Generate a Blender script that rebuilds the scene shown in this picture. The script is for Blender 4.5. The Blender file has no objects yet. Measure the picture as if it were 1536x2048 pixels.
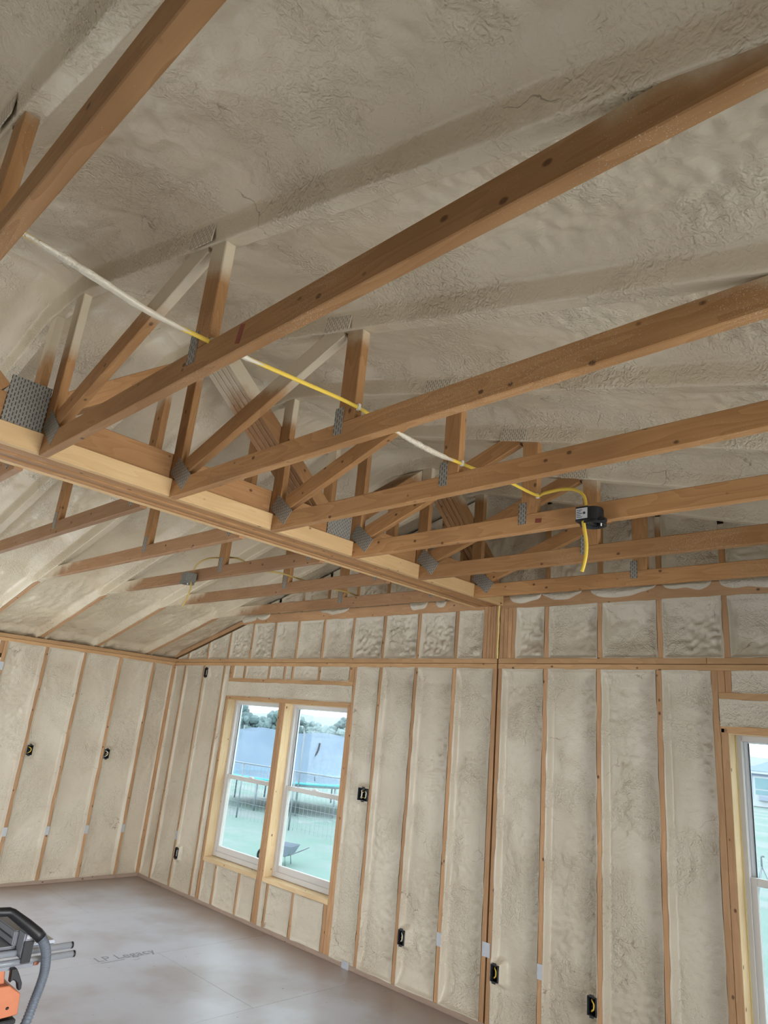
import bpy, bmesh, math, random
import numpy as np
from mathutils import Vector, Matrix, Quaternion

random.seed(7)
SC = bpy.context.scene
COL = SC.collection

# ------------------------------------------------------------------ camera
cam_data = bpy.data.cameras.new('camera')
cam = bpy.data.objects.new('camera', cam_data)
COL.objects.link(cam)
cam_data.sensor_fit = 'HORIZONTAL'
cam_data.sensor_width = 36.0
cam_data.lens = 1372.7 / 1536 * 36.0
cam_data.clip_start = 0.05
cam_data.clip_end = 600
_r = Vector((0.72089056, 0.68710987, 0.0905363))
_u = Vector((0.14635886, -0.27862246, 0.94918313))
_f = Vector((-0.67741854, 0.67100637, 0.30142092))
cam.matrix_world = Matrix(((_r.x, _u.x, -_f.x, 7.6146), (_r.y, _u.y, -_f.y, -4.2917),
                           (_r.z, _u.z, -_f.z, 1.7624), (0, 0, 0, 1)))
SC.camera = cam

# ------------------------------------------------------------------ sky, added daylight lamps, exposure
world = bpy.data.worlds.new('overcast_sky')
SC.world = world
world.use_nodes = True
_bg = world.node_tree.nodes['Background']
_bg.inputs[0].default_value = (0.84, 0.93, 1.0, 1)
_bg.inputs[1].default_value = 2.9
SC.view_settings.view_transform = 'Standard'
SC.view_settings.look = 'None'
SC.view_settings.exposure = 0.26
SC.view_settings.gamma = 1.0
SC.view_settings.use_curve_mapping = False
SC.cycles.max_bounces = 5
SC.cycles.diffuse_bounces = 3
SC.cycles.glossy_bounces = 2
SC.cycles.transmission_bounces = 2
SC.cycles.transparent_max_bounces = 8
SC.cycles.use_adaptive_sampling = True
SC.cycles.adaptive_threshold = 0.08
SC.cycles.adaptive_min_samples = 12
SC.cycles.sample_clamp_indirect = 6.0


def daylight(name, loc, direction, sx, sy, power, color):
    """area lamp standing in for daylight at a wall opening out of view"""
    d = bpy.data.lights.new(name, 'AREA')
    d.shape = 'RECTANGLE'
    d.size, d.size_y = sx, sy
    d.energy = power
    d.color = color
    o = bpy.data.objects.new(name, d)
    o.location = loc
    o.rotation_euler = Vector(direction).to_track_quat('-Z', 'Y').to_euler()
    COL.objects.link(o)
    return o


DAY = (0.93, 0.97, 1.0)
_pd = daylight('fill_patio_opening', (9.30, -2.7, 1.05), (-1, 0.04, 0), 2.5, 2.0, 62, (0.97, 0.97, 0.96))  # added fill lamp at an assumed door, brightens the room from the side
_pd.data.spread = math.radians(86)
daylight('fill_front_opening', (2.3, -7.30, 1.05), (0, 1, 0), 3.2, 1.95, 62, (0.97, 0.97, 0.96))  # added fill lamp at an invented opening behind the camera
daylight('daylight_side_window', (-0.30, -2.85, 1.16), (1, 0, 0), 1.6, 1.45, 22, DAY)

# ------------------------------------------------------------------ node helpers


def mat_new(name):
    m = bpy.data.materials.new(name)
    m.use_nodes = True
    nt = m.node_tree
    b = nt.nodes['Principled BSDF']
    return m, nt, b


def N(nt, t, **kw):
    n = nt.nodes.new(t)
    for k, v in kw.items():
        setattr(n, k, v)
    return n


def math_n(nt, op, a, b=None, c=None, clamp=False):
    n = nt.nodes.new('ShaderNodeMath')
    n.operation = op
    n.use_clamp = clamp
    for i, v in enumerate((a, b, c)):
        if v is None:
            continue
        if isinstance(v, (int, float)):
            n.inputs[i].default_value = v
        else:
            nt.links.new(v, n.inputs[i])
    return n.outputs[0]


def mix_c(nt, fac, a, b, blend='MIX'):
    n = nt.nodes.new('ShaderNodeMix')
    n.data_type = 'RGBA'
    n.blend_type = blend
    n.clamp_factor = True
    for s, v in ((n.inputs[0], fac), (n.inputs[6], a), (n.inputs[7], b)):
        if isinstance(v, (int, float)):
            s.default_value = v
        elif isinstance(v, tuple):
            s.default_value = v if len(v) == 4 else (*v, 1)
        else:
            nt.links.new(v, s)
    return n.outputs[2]


def maprange(nt, v, a, b, c=0.0, d=1.0, smooth=True):
    n = nt.nodes.new('ShaderNodeMapRange')
    n.interpolation_type = 'SMOOTHSTEP' if smooth else 'LINEAR'
    nt.links.new(v, n.inputs[0])
    n.inputs[1].default_value, n.inputs[2].default_value = a, b
    n.inputs[3].default_value, n.inputs[4].default_value = c, d
    return n.outputs[0]


def noise(nt, vec, scale, detail=3.0, rough=0.5, dist=0.0):
    n = nt.nodes.new('ShaderNodeTexNoise')
    n.inputs['Scale'].default_value = scale
    n.inputs['Detail'].default_value = detail
    n.inputs['Roughness'].default_value = rough
    n.inputs['Distortion'].default_value = dist
    nt.links.new(vec, n.inputs['Vector'])
    return n.outputs['Fac']


def vmul(nt, vec, xyz):
    n = nt.nodes.new('ShaderNodeVectorMath')
    n.operation = 'MULTIPLY'
    nt.links.new(vec, n.inputs[0])
    n.inputs[1].default_value = xyz
    return n.outputs[0]


def bump(nt, b, h, strength, dist):
    n = nt.nodes.new('ShaderNodeBump')
    n.inputs['Strength'].default_value = strength
    n.inputs['Distance'].default_value = dist
    nt.links.new(h, n.inputs['Height'])
    nt.links.new(n.outputs[0], b.inputs['Normal'])


def coat_value(nt, base):
    """how far down the foam skin reaches: set per stick as its 'coat' property"""
    at = N(nt, 'ShaderNodeAttribute', attribute_type='OBJECT', attribute_name='coat')
    return math_n(nt, 'ADD', at.outputs['Fac'], base)


def wood(name, light, dark, spray=0.0, coat=None, spec=0.25):
    """sawn softwood with grain along the board, knots, and overspray of foam where the sprayer reached"""
    m, nt, b = mat_new(name)
    tc = N(nt, 'ShaderNodeTexCoord')
    oi = N(nt, 'ShaderNodeObjectInfo')
    off = N(nt, 'ShaderNodeVectorMath', operation='SCALE')
    comb = N(nt, 'ShaderNodeCombineXYZ')
    for i in range(3):
        nt.links.new(oi.outputs['Random'], comb.inputs[i])
    nt.links.new(comb.outputs[0], off.inputs[0])
    off.inputs[3].default_value = 53.0
    add = N(nt, 'ShaderNodeVectorMath', operation='ADD')
    nt.links.new(tc.outputs['Object'], add.inputs[0])
    nt.links.new(off.outputs[0], add.inputs[1])
    v = add.outputs[0]
    warp = noise(nt, vmul(nt, v, (1.2, 9, 9)), 1.0, 2.0)
    rings = math_n(nt, 'FRACT', math_n(nt, 'MULTIPLY', warp, 11.0))
    rings = maprange(nt, rings, 0.0, 1.0, 0.0, 1.0, False)
    fine = noise(nt, vmul(nt, v, (3, 130, 130)), 1.0, 3.0)
    g = math_n(nt, 'ADD', math_n(nt, 'MULTIPLY', rings, 0.45), math_n(nt, 'MULTIPLY', fine, 0.55))
    col = mix_c(nt, g, light, dark)
    tint = maprange(nt, oi.outputs['Random'], 0, 1, 0.80, 1.10, False)
    tn = N(nt, 'ShaderNodeVectorMath', operation='SCALE')
    nt.links.new(col, tn.inputs[0])
    nt.links.new(tint, tn.inputs[3])
    col = tn.outputs[0]
    blot = noise(nt, vmul(nt, v, (2.0, 5, 5)), 1.0, 2.0)
    col = mix_c(nt, maprange(nt, blot, 0.42, 0.72, 0, 0.4), col, tuple(c * 0.72 for c in dark))
    vo = N(nt, 'ShaderNodeTexVoronoi')
    vo.inputs['Scale'].default_value = 11.0
    nt.links.new(vmul(nt, v, (0.85, 1.2, 1.2)), vo.inputs['Vector'])
    kn = maprange(nt, vo.outputs['Distance'], 0.06, 0.135, 1.0, 0.0)
    col = mix_c(nt, math_n(nt, 'MULTIPLY', kn, 0.85), col, (0.085, 0.035, 0.015))
    rough = 0.62
    geo = N(nt, 'ShaderNodeNewGeometry')
    if spray > 0:
        sp = noise(nt, geo.outputs['Position'], 330.0, 1.0)
        area = noise(nt, geo.outputs['Position'], 2.3, 1.0)
        thr = maprange(nt, area, 0.40, 0.72, 0.78, 0.62)
        s = math_n(nt, 'MULTIPLY', math_n(nt, 'SUBTRACT', sp, thr), 22.0, clamp=True)
        col = mix_c(nt, math_n(nt, 'MULTIPLY', s, spray), col, (0.62, 0.52, 0.40))
    if coat is not None:
        # foam skin that creeps down the members from the sprayed rafters
        sep = N(nt, 'ShaderNodeSeparateXYZ')
        nt.links.new(geo.outputs['Position'], sep.inputs[0])
        xm = math_n(nt, 'MINIMUM', sep.outputs[0], math_n(nt, 'SUBTRACT', 9.0, sep.outputs[0]))
        top = math_n(nt, 'MULTIPLY_ADD', xm, 0.27, 2.36)
        h = math_n(nt, 'SUBTRACT', top, sep.outputs[2])
        big = noise(nt, geo.outputs['Position'], 9.0, 3.0)
        thr = math_n(nt, 'ADD', coat_value(nt, coat),
                     math_n(nt, 'MULTIPLY', math_n(nt, 'SUBTRACT', big, 0.5), 0.16))
        fac = maprange(nt, math_n(nt, 'SUBTRACT', h, thr), -0.05, 0.07, 1.0, 0.0)
        dots = noise(nt, geo.outputs['Position'], 120.0, 2.0)
        fac = math_n(nt, 'MULTIPLY_ADD', math_n(nt, 'SUBTRACT', dots, 0.5), math_n(nt, 'MULTIPLY', math_n(nt, 'SUBTRACT', 1.0, fac), fac), fac, clamp=True)
        col = mix_c(nt, math_n(nt, 'MULTIPLY', fac, 0.93), col, FOAM_A)
    nt.links.new(col, b.inputs['Base Color'])
    b.inputs['Roughness'].default_value = rough
    b.inputs['Specular IOR Level'].default_value = spec
    bump(nt, b, g, 0.25, 0.002)
    return m


FOAM_A = (0.67, 0.58, 0.43)
FOAM_B = (0.585, 0.485, 0.34)


def foam_mat(name, a, b_, fine=1.0, lum=1.0):
    m, nt, b = mat_new(name)
    geo = N(nt, 'ShaderNodeNewGeometry')
    p = geo.outputs['Position']
    big = noise(nt, p, 1.6, 3.0)
    col = mix_c(nt, maprange(nt, big, 0.35, 0.68), a, b_)
    streak = noise(nt, p, 14.0, 2.0, 0.6)
    col = mix_c(nt, maprange(nt, streak, 0.55, 0.8, 0, 0.35), col, tuple(c * 0.86 for c in b_))
    wv = N(nt, 'ShaderNodeVectorMath', operation='ADD')
    nz = nt.nodes.new('ShaderNodeTexNoise')
    nz.inputs['Scale'].default_value = 6.0
    nz.inputs['Detail'].default_value = 4.0
    nt.links.new(p, nz.inputs['Vector'])
    nt.links.new(p, wv.inputs[0])
    nt.links.new(vmul(nt, nz.outputs['Color'], (.22, .22, .22)), wv.inputs[1])
    vo = N(nt, 'ShaderNodeTexVoronoi', feature='DISTANCE_TO_EDGE')
    vo.inputs['Scale'].default_value = 4.2
    nt.links.new(wv.outputs[0], vo.inputs['Vector'])
    crack = maprange(nt, vo.outputs['Distance'], 0.002, 0.012, 1.0, 0.0)
    cm = maprange(nt, noise(nt, p, 3.7, 2.0), 0.58, 0.66)
    col = mix_c(nt, math_n(nt, 'MULTIPLY', math_n(nt, 'MULTIPLY', crack, cm), 0.75), col, (0.26, 0.20, 0.13))
    nt.links.new(col, b.inputs['Base Color'])
    b.inputs['Roughness'].default_value = 0.38
    b.inputs['Specular IOR Level'].default_value = 0.6
    h1 = noise(nt, p, 95.0, 2.0, 0.6, 0.0)
    h2 = noise(nt, p, 42.0, 1.0, 0.5, 1.6)
    msk = maprange(nt, noise(nt, p, 2.6, 3.0), 0.43, 0.60)
    h = math_n(nt, 'MULTIPLY', math_n(nt, 'ADD', math_n(nt, 'MULTIPLY', h1, 0.45), h2), math_n(nt, 'MULTIPLY_ADD', msk, 0.85, 0.15))
    bump(nt, b, h, 0.9 * fine, 0.010)
    return m


def plain(name, col, rough=0.5, metal=0.0, spec=0.4, var=0.0, scale=30.0):
    m, nt, b = mat_new(name)
    if var > 0:
        tc = N(nt, 'ShaderNodeTexCoord')
        n = noise(nt, tc.outputs['Object'], scale, 3.0)
        c = mix_c(nt, n, tuple(x * (1 - var) for x in col), tuple(min(1, x * (1 + var)) for x in col))
        nt.links.new(c, b.inputs['Base Color'])
    else:
        b.inputs['Base Color'].default_value = (*col, 1)
    b.inputs['Roughness'].default_value = rough
    b.inputs['Metallic'].default_value = metal
    b.inputs['Specular IOR Level'].default_value = spec
    return m


def plate_mat(name, col, hole, foamy=0.0):
    """galvanised truss plate: rows of punched tooth slots"""
    m, nt, b = mat_new(name)
    tc = N(nt, 'ShaderNodeTexCoord')
    sep = N(nt, 'ShaderNodeSeparateXYZ')
    nt.links.new(tc.outputs['Object'], sep.inputs[0])
    u = math_n(nt, 'MULTIPLY', sep.outputs[0], 1 / 0.0125)
    ui = math_n(nt, 'FLOOR', u)
    uf = math_n(nt, 'FRACT', u)
    v = math_n(nt, 'MULTIPLY_ADD', math_n(nt, 'FRACT', math_n(nt, 'MULTIPLY', ui, 0.5)), 0.9, math_n(nt, 'MULTIPLY', sep.outputs[2], 1 / 0.024))
    vf = math_n(nt, 'FRACT', v)
    a = math_n(nt, 'LESS_THAN', math_n(nt, 'ABSOLUTE', math_n(nt, 'SUBTRACT', uf, 0.5)), 0.15)
    c = math_n(nt, 'LESS_THAN', math_n(nt, 'ABSOLUTE', math_n(nt, 'SUBTRACT', vf, 0.5)), 0.33)
    slot = math_n(nt, 'MULTIPLY', a, c)
    geo = N(nt, 'ShaderNodeNewGeometry')
    nn = noise(nt, geo.outputs['Position'], 40.0, 3.0)
    colr = mix_c(nt, nn, tuple(x * 0.8 for x in col), tuple(min(1, x * 1.15) for x in col))
    colr = mix_c(nt, slot, colr, hole)
    nt.links.new(colr, b.inputs['Base Color'])
    b.inputs['Metallic'].default_value = 0.15 if not foamy else 0.0
    b.inputs['Roughness'].default_value = 0.5
    bump(nt, b, math_n(nt, 'SUBTRACT', 1.0, slot), 0.6, 0.002)
    return m


W_TRUSS = wood('truss_lumber', (0.52, 0.288, 0.124), (0.345, 0.165, 0.062), spray=0.55, coat=0.0)
W_CHORD = wood('chord_lumber', (0.52, 0.288, 0.124), (0.345, 0.165, 0.062), spray=0.6, coat=0.0)
W_CHORD_L = wood('dusted_chord_lumber', (0.44, 0.255, 0.135), (0.31, 0.16, 0.075), spray=0.5, coat=0.08)
W_GIRDER = wood('girder_lumber', (0.48, 0.265, 0.115), (0.33, 0.16, 0.064), spray=0.2, coat=0.10)
W_LEDGER = wood('pale_ledger_lumber', (0.78, 0.54, 0.28), (0.66, 0.42, 0.20), spray=0.0)
W_STUD = wood('stud_lumber', (0.60, 0.365, 0.195), (0.46, 0.255, 0.125), spray=0.35)
W_PLATE = wood('plate_lumber', (0.62, 0.39, 0.20), (0.47, 0.27, 0.125), spray=0.25)
W_PALE = wood('pale_jamb_lumber', (0.80, 0.62, 0.38), (0.68, 0.47, 0.26), spray=0.0)
W_DUSTY = wood('dusty_plate_lumber', (0.50, 0.38, 0.30), (0.40, 0.29, 0.23), spray=0.4)
FOAM = foam_mat('spray_foam', FOAM_A, FOAM_B)
FOAM_W = foam_mat('spray_foam_wall', (0.62, 0.555, 0.44), (0.54, 0.47, 0.36))
PLATE = plate_mat('galvanised_plate', (0.30, 0.285, 0.25), (0.045, 0.038, 0.03))
PLATE_F = plate_mat('foam_dusted_plate', (0.66, 0.58, 0.45), (0.22, 0.18, 0.13), foamy=1)
GUARD = plain('steel_guard', (0.50, 0.52, 0.56), 0.4, 0.4, var=0.1)
VINYL = plain('window_vinyl', (0.62, 0.60, 0.58), 0.4)
VINYL_IN = plain('window_vinyl_white', (0.80, 0.84, 0.88), 0.35)
BLACK = plain('black_plastic', (0.012, 0.012, 0.014), 0.45, var=0.3, scale=120)
DARKBOX = plain('box_plastic', (0.02, 0.022, 0.028), 0.5)
DUSTBOX = plain('dusted_box_plastic', (0.16, 0.155, 0.135), 0.7, var=0.6, scale=150)
YELLOW = plain('yellow_cable_sheath', (0.72, 0.50, 0.07), 0.45)
WIRE_W = plain('white_wire', (0.75, 0.72, 0.64), 0.5)
COPPER = plain('copper_wire', (0.70, 0.36, 0.20), 0.35, 0.8)
DECK = plain('roof_sheathing', (0.30, 0.20, 0.12), 0.8, var=0.2)
SHEATH = plain('wall_sheathing', (0.34, 0.24, 0.15), 0.8, var=0.2)
STICKER = plain('grey_sticker', (0.52, 0.53, 0.55), 0.5)
INK = plain('ink', (0.03, 0.03, 0.04), 0.7)
FLOOR_INK = plain('faded_floor_ink', (0.30, 0.31, 0.36), 0.7)

# glass that lets daylight through and mirrors a little
GLASS, _nt, _b = mat_new('window_glass')
_o = _nt.nodes['Material Output']
_tr = N(_nt, 'ShaderNodeBsdfTransparent')
_tr.inputs[0].default_value = (0.93, 0.97, 0.96, 1)
_gl = N(_nt, 'ShaderNodeBsdfGlossy')
_gl.inputs['Roughness'].default_value = 0.03
_fr = N(_nt, 'ShaderNodeValue')
_fr.outputs[0].default_value = 0.012
_mx = N(_nt, 'ShaderNodeMixShader')
_nt.links.new(_fr.outputs[0], _mx.inputs[0])
_nt.links.new(_tr.outputs[0], _mx.inputs[1])
_nt.links.new(_gl.outputs[0], _mx.inputs[2])
_nt.links.new(_mx.outputs[0], _o.inputs[0])

# ------------------------------------------------------------------ object helpers


def link(o, parent=None):
    COL.objects.link(o)
    if parent is not None:
        o.parent = parent
    return o


def tag(o, label=None, cat=None, group=None, kind=None):
    if label:
        o['label'] = label
    if cat:
        o['category'] = cat
    if group:
        o['group'] = group
    if kind:
        o['kind'] = kind
    return o


def thing(name, label, cat, loc=(0, 0, 0), group=None, kind=None):
    o = bpy.data.objects.new(name, None)
    o.empty_display_size = 0.1
    o.location = loc
    link(o)
    return tag(o, label, cat, group, kind)


def place(o, parent, mw):
    """parent is always an unrotated empty: give the child the wanted world matrix"""
    if parent is not None:
        o.parent = parent
        o.matrix_basis = Matrix.Translation(-_worldloc(parent)) @ mw
    else:
        o.matrix_basis = mw


def _worldloc(p):
    v = Vector(p.location)
    while p.parent is not None:
        p = p.parent
        v = v + Vector(p.location)
    return v


def mesh_from(name, verts, faces, mat, smooth=False):
    me = bpy.data.meshes.new(name)
    me.from_pydata([tuple(v) for v in verts], [], faces)
    if mat:
        me.materials.append(mat)
    if smooth:
        me.polygons.foreach_set('use_smooth', [True] * len(me.polygons))
    me.update()
    return me


_bc = {}


def board_mesh(L, w, t, mat, c=0.003):
    k = (round(L, 3), round(w, 4), round(t, 4), mat.name)
    if k in _bc:
        return _bc[k]
    hy, hz = t / 2, w / 2
    ring = [(-hy + c, -hz), (hy - c, -hz), (hy, -hz + c), (hy, hz - c), (hy - c, hz), (-hy + c, hz), (-hy, hz - c), (-hy, -hz + c)]
    vs = [(x, y, z) for x in (-L / 2, L / 2) for y, z in ring]
    fs = [tuple(range(7, -1, -1)), tuple(range(8, 16))]
    for i in range(8):
        j = (i + 1) % 8
        fs.append((i, j, 8 + j, 8 + i))
    _bc[k] = mesh_from('board', vs, fs, mat)
    return _bc[k]


def board(name, parent, p0, p1, w, t, mat, up=(0, 0, 1)):
    """stick of lumber from p0 to p1 (centre line); w across 'up', t across the other way"""
    p0, p1 = Vector(p0), Vector(p1)
    d = p1 - p0
    L = d.length
    x = d.normalized()
    z = Vector(up) - x * Vector(up).dot(x)
    z.normalize()
    y = z.cross(x)
    mid = (p0 + p1) / 2
    mw = Matrix(((x.x, y.x, z.x, mid.x), (x.y, y.y, z.y, mid.y), (x.z, y.z, z.z, mid.z), (0, 0, 0, 1)))
    o = bpy.data.objects.new(name, board_mesh(L, w, t, mat))
    link(o)
    place(o, parent, mw)
    return o


def boxo(name, parent, lo, hi, mat, bev=0.0):
    lo, hi = Vector(lo), Vector(hi)
    c = (lo + hi) / 2
    s = hi - lo
    bm = bmesh.new()
    bmesh.ops.create_cube(bm, size=1.0)
    bmesh.ops.scale(bm, vec=s, verts=bm.verts)
    if bev > 0:
        bmesh.ops.bevel(bm, geom=list(bm.edges), offset=bev, segments=2, affect='EDGES', profile=0.5)
    me = bpy.data.meshes.new(name)
    bm.to_mesh(me)
    bm.free()
    me.materials.append(mat)
    o = bpy.data.objects.new(name, me)
    link(o)
    place(o, parent, Matrix.Translation(c))
    return o


def tube_mesh(name, pts, radii, mat, seg=8, flat=1.0, closed_ends=True):
    pts = [Vector(p) for p in pts]
    n = len(pts)
    if isinstance(radii, (int, float)):
        radii = [radii] * n
    vs, fs = [], []
    prev = None
    for i, p in enumerate(pts):
        a = pts[max(0, i - 1)]
        b = pts[min(n - 1, i + 1)]
        t = (b - a).normalized()
        ref = Vector((0, 0, 1)) if abs(t.z) < 0.9 else Vector((1, 0, 0))
        s = t.cross(ref).normalized() if prev is None else (prev - t * prev.dot(t)).normalized()
        prev = s
        q = s.cross(t)
        for k in range(seg):
            an = 2 * math.pi * k / seg
            vs.append(p + s * math.cos(an) * radii[i] + q * math.sin(an) * radii[i] * flat)
    for i in range(n - 1):
        for k in range(seg):
            j = (k + 1) % seg
            fs.append((i * seg + k, i * seg + j, (i + 1) * seg + j, (i + 1) * seg + k))
    if closed_ends:
        fs.append(tuple(range(seg - 1, -1, -1)))
        fs.append(tuple((n - 1) * seg + k for k in range(seg)))
    return mesh_from(name, vs, fs, mat, True)


def spline(pts, n=8):
    pts = [Vector(p) for p in pts]
    out = []
    for i in range(len(pts) - 1):
        p0 = pts[max(0, i - 1)]
        p1, p2 = pts[i], pts[i + 1]
        p3 = pts[min(len(pts) - 1, i + 2)]
        for k in range(n):
            t = k / n
            out.append(0.5 * ((2 * p1) + (p2 - p0) * t + (2 * p0 - 5 * p1 + 4 * p2 - p3) * t * t + (3 * p1 - p0 - 3 * p2 + p3) * t ** 3))
    out.append(pts[-1])
    return out


def tube(name, parent, pts, r, mat, seg=8, flat=1.0):
    pl = _worldloc(parent) if parent is not None else Vector((0, 0, 0))
    o = bpy.data.objects.new(name, tube_mesh(name, [Vector(p) - pl for p in pts], r, mat, seg, flat))
    link(o, parent)
    return o


# ------------------------------------------------------------------ numpy noise for the foam relief


def _hash(ix, iy, seed):
    h = (ix.astype(np.int64) * 374761393 + iy.astype(np.int64) * 668265263 + seed * 974711) & 0x7fffffff
    h = ((h ^ (h >> 13)) * 1274126177) & 0x7fffffff
    return ((h ^ (h >> 16)) & 0xffff) / 65535.0


def vnoise(x, y, seed=0):
    ix, iy = np.floor(x), np.floor(y)
    fx, fy = x - ix, y - iy
    fx = fx * fx * (3 - 2 * fx)
    fy = fy * fy * (3 - 2 * fy)
    a = _hash(ix, iy, seed)
    b = _hash(ix + 1, iy, seed)
    c = _hash(ix, iy + 1, seed)
    d = _hash(ix + 1, iy + 1, seed)
    return (a * (1 - fx) + b * fx) * (1 - fy) + (c * (1 - fx) + d * fx) * fy


def fbm(x, y, seed=0, octv=3):
    s, a, t = 0, 1.0, 0
    for i in range(octv):
        s = s + a * vnoise(x * 2 ** i, y * 2 ** i, seed + 17 * i)
        t += a
        a *= 0.5
    return s / t


def sstep(a, b, x):
    t = np.clip((x - a) / (b - a), 0, 1)
    return t * t * (3 - 2 * t)


def grid_mesh(name, P, mat):
    """P: (n, m, 3) array of vertices"""
    n, m = P.shape[:2]
    me = bpy.data.meshes.new(name)
    V = P.reshape(-1, 3)
    i, j = np.meshgrid(np.arange(n - 1), np.arange(m - 1), indexing='ij')
    a = (i * m + j).ravel()
    F = np.stack([a, a + m, a + m + 1, a + 1], 1).astype(np.int32)
    me.vertices.add(len(V))
    me.vertices.foreach_set('co', V.astype(np.float32).ravel())
    me.loops.add(F.size)
    me.loops.foreach_set('vertex_index', F.ravel())
    me.polygons.add(len(F))
    me.polygons.foreach_set('loop_start', np.arange(0, F.size, 4, dtype=np.int32))
    me.polygons.foreach_set('use_smooth', np.ones(len(F), bool))
    me.materials.append(mat)
    me.update(calc_edges=True)
    me.validate()
    return me


def axis_samples(a, b, step, fine=(0.0, 0.003, 0.007, 0.012, 0.018, 0.026, 0.036)):
    L = b - a
    if L < 0.10:
        return np.linspace(a, b, 8)
    lo = [a + f for f in fine]
    hi = [b - f for f in fine][::-1]
    n = max(2, int((hi[0] - lo[-1]) / step))
    mid = list(np.linspace(lo[-1], hi[0], n + 1)[1:-1])
    return np.array(lo + mid + hi)


_fseed = [100]
# open outlet boxes set in the bays: wall, position along it, height, gangs
BOXES = [('L', -1.436, 1.247, 1), ('L', -0.626, 1.243, 1), ('B', 0.711, 2.193, 1), ('B', 0.711, 0.353, 1), ('B', 3.354, 1.247, 2),
         ('B', 3.878, 0.344, 1), ('B', 4.694, 0.336, 1), ('B', 5.373, 0.353, 1)]


def foam_panel(name, parent, to_world, s0, s1, z0, z1, depth, rough, mat, step=0.0115, ztop=None, cove=0.03):
    """one sprayed stud bay: foam clings to the framing at its edges and sinks back in the middle.
    ztop: optional function s -> top edge (sloping gable bays)"""
    _fseed[0] += 1
    sd = _fseed[0]
    S = axis_samples(s0, s1, step)
    Zu = axis_samples(z0, z1, step)
    wk = 'B' if to_world is back_w else ('L' if to_world is left_w else '-')
    socks = [bx for bx in BOXES if bx[0] == wk and s0 - .02 < bx[1] < s1 + .02 and z0 < bx[2] < z1]
    for _, bs, bz, g in socks:
        w_, h_ = .028 * g, .048
        S = np.unique(np.concatenate([S, np.clip([bs - w_ - .004, bs - w_, bs - w_ + .003, bs + w_ - .003, bs + w_, bs + w_ + .004, bs + w_ + .012], s0, s1)]))
        Zu = np.unique(np.concatenate([Zu, np.clip([bz - h_ - .004, bz - h_, bz - h_ + .003, bz + h_ - .003, bz + h_, bz + h_ + .004], z0, z1)]))
    s, z = np.meshgrid(S, Zu, indexing='ij')
    if ztop is not None:
        tt = (z - z0) / (z1 - z0)
        z = z0 + tt * (ztop(s) - z0)
        dzt = ztop(s) - z
    else:
        dzt = z1 - z
    us = np.minimum(s - s0, s1 - s)
    uz = np.minimum(z - z0, dzt)
    ps = sstep(0.0, 0.022, us) * 0.86 + 0.14 * sstep(0.0, 0.13, us)
    pz = sstep(0.0, 0.02, uz) * 0.35 + 0.65 * sstep(0.0, max(cove, 0.03) * 4, uz)
    prof = ps * pz
    dvar = 0.8 + 0.4 * fbm(s * 3.1, z * 1.3, sd)
    d = 0.001 + depth * prof * dvar
    msk = sstep(0.42, 0.68, fbm(s * 4.2, z * 2.1, sd + 5, 2)) * 0.8 + 0.2
    rip = fbm(s * 38 + 2.5 * vnoise(s * 7, z * 7, sd), z * 46, sd + 9, 2) - 0.5
    rip2 = fbm(s * 75, z * 95, sd + 3, 2) - 0.5
    lump = fbm(s * 10, z * 8, sd + 13, 2) - 0.5
    inner = sstep(0.010, 0.045, np.minimum(us, uz))
    d = d - inner * rough * (0.009 * lump + msk * (0.020 * rip + 0.007 * rip2))
    for _, bs, bz, g in socks:
        w_, h_ = .028 * g, .048
        ex, ez = np.abs(s - bs) - w_, np.abs(z - bz) - h_
        dist = np.hypot(np.maximum(ex, 0), np.maximum(ez, 0))
        d = d * (1 - 0.93 * np.exp(-(dist / .022) ** 2)) - .006 * np.exp(-((dist - .012) / .014) ** 2) * (vnoise(s * 60, z * 60, sd + 2))
        d = np.where((ex < -.0015) & (ez < -.0015), .075, d)
    # wavy lip lapping over the face of the framing
    wl = 0.010 * np.clip(vnoise(z * 9, z * 0 + 1, sd + 21) - 0.35, 0, 1)
    wr = 0.010 * np.clip(vnoise(z * 9, z * 0 + 5, sd + 22) - 0.35, 0, 1)
    wt = 0.009 * np.clip(vnoise(s * 9, s * 0 + 3, sd + 23) - 0.35, 0, 1)
    lip_s = 1 - sstep(0.0, 0.012, us)
    lip_z = 1 - sstep(0.0, 0.012, uz)
    left = (s - s0) < (s1 - s)
    s = s + np.where(left, -wl, wr) * lip_s
    z = z + np.where((z - z0) < dzt, -wt, wt) * lip_z
    d = np.where(np.maximum(lip_s, lip_z) > 0.5, np.minimum(d, 0.0) - 0.0022, d)
    # rim curls back into the framing so that no open edge shows
    P = to_world(s, d, z)
    o = bpy.data.objects.new(name, grid_mesh(name, P, mat))
    link(o, parent)
    return o


def back_w(s, d, z):
    return np.stack([s, d, z], -1)


def left_w(s, d, z):
    return np.stack([-d, s, z], -1)


def right_w(s, d, z):
    return np.stack([9.0 + d, s, z], -1)


def front_w(s, d, z):
    return np.stack([s, -7.0 - d, z], -1)


# ------------------------------------------------------------------ building dimensions
ZS = 2.267           # underside of the top plates
ZP = 2.345           # top of the plates
T2 = 0.038           # lumber thickness
SD = 0.14            # wall framing depth


def tcz(x):
    """underside of the rafters"""
    return 2.36 + 0.27 * np.minimum(x, 9.0 - x)


TY = [-0.371 - 0.61 * k for k in range(11)]     # near faces of the trusses

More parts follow.
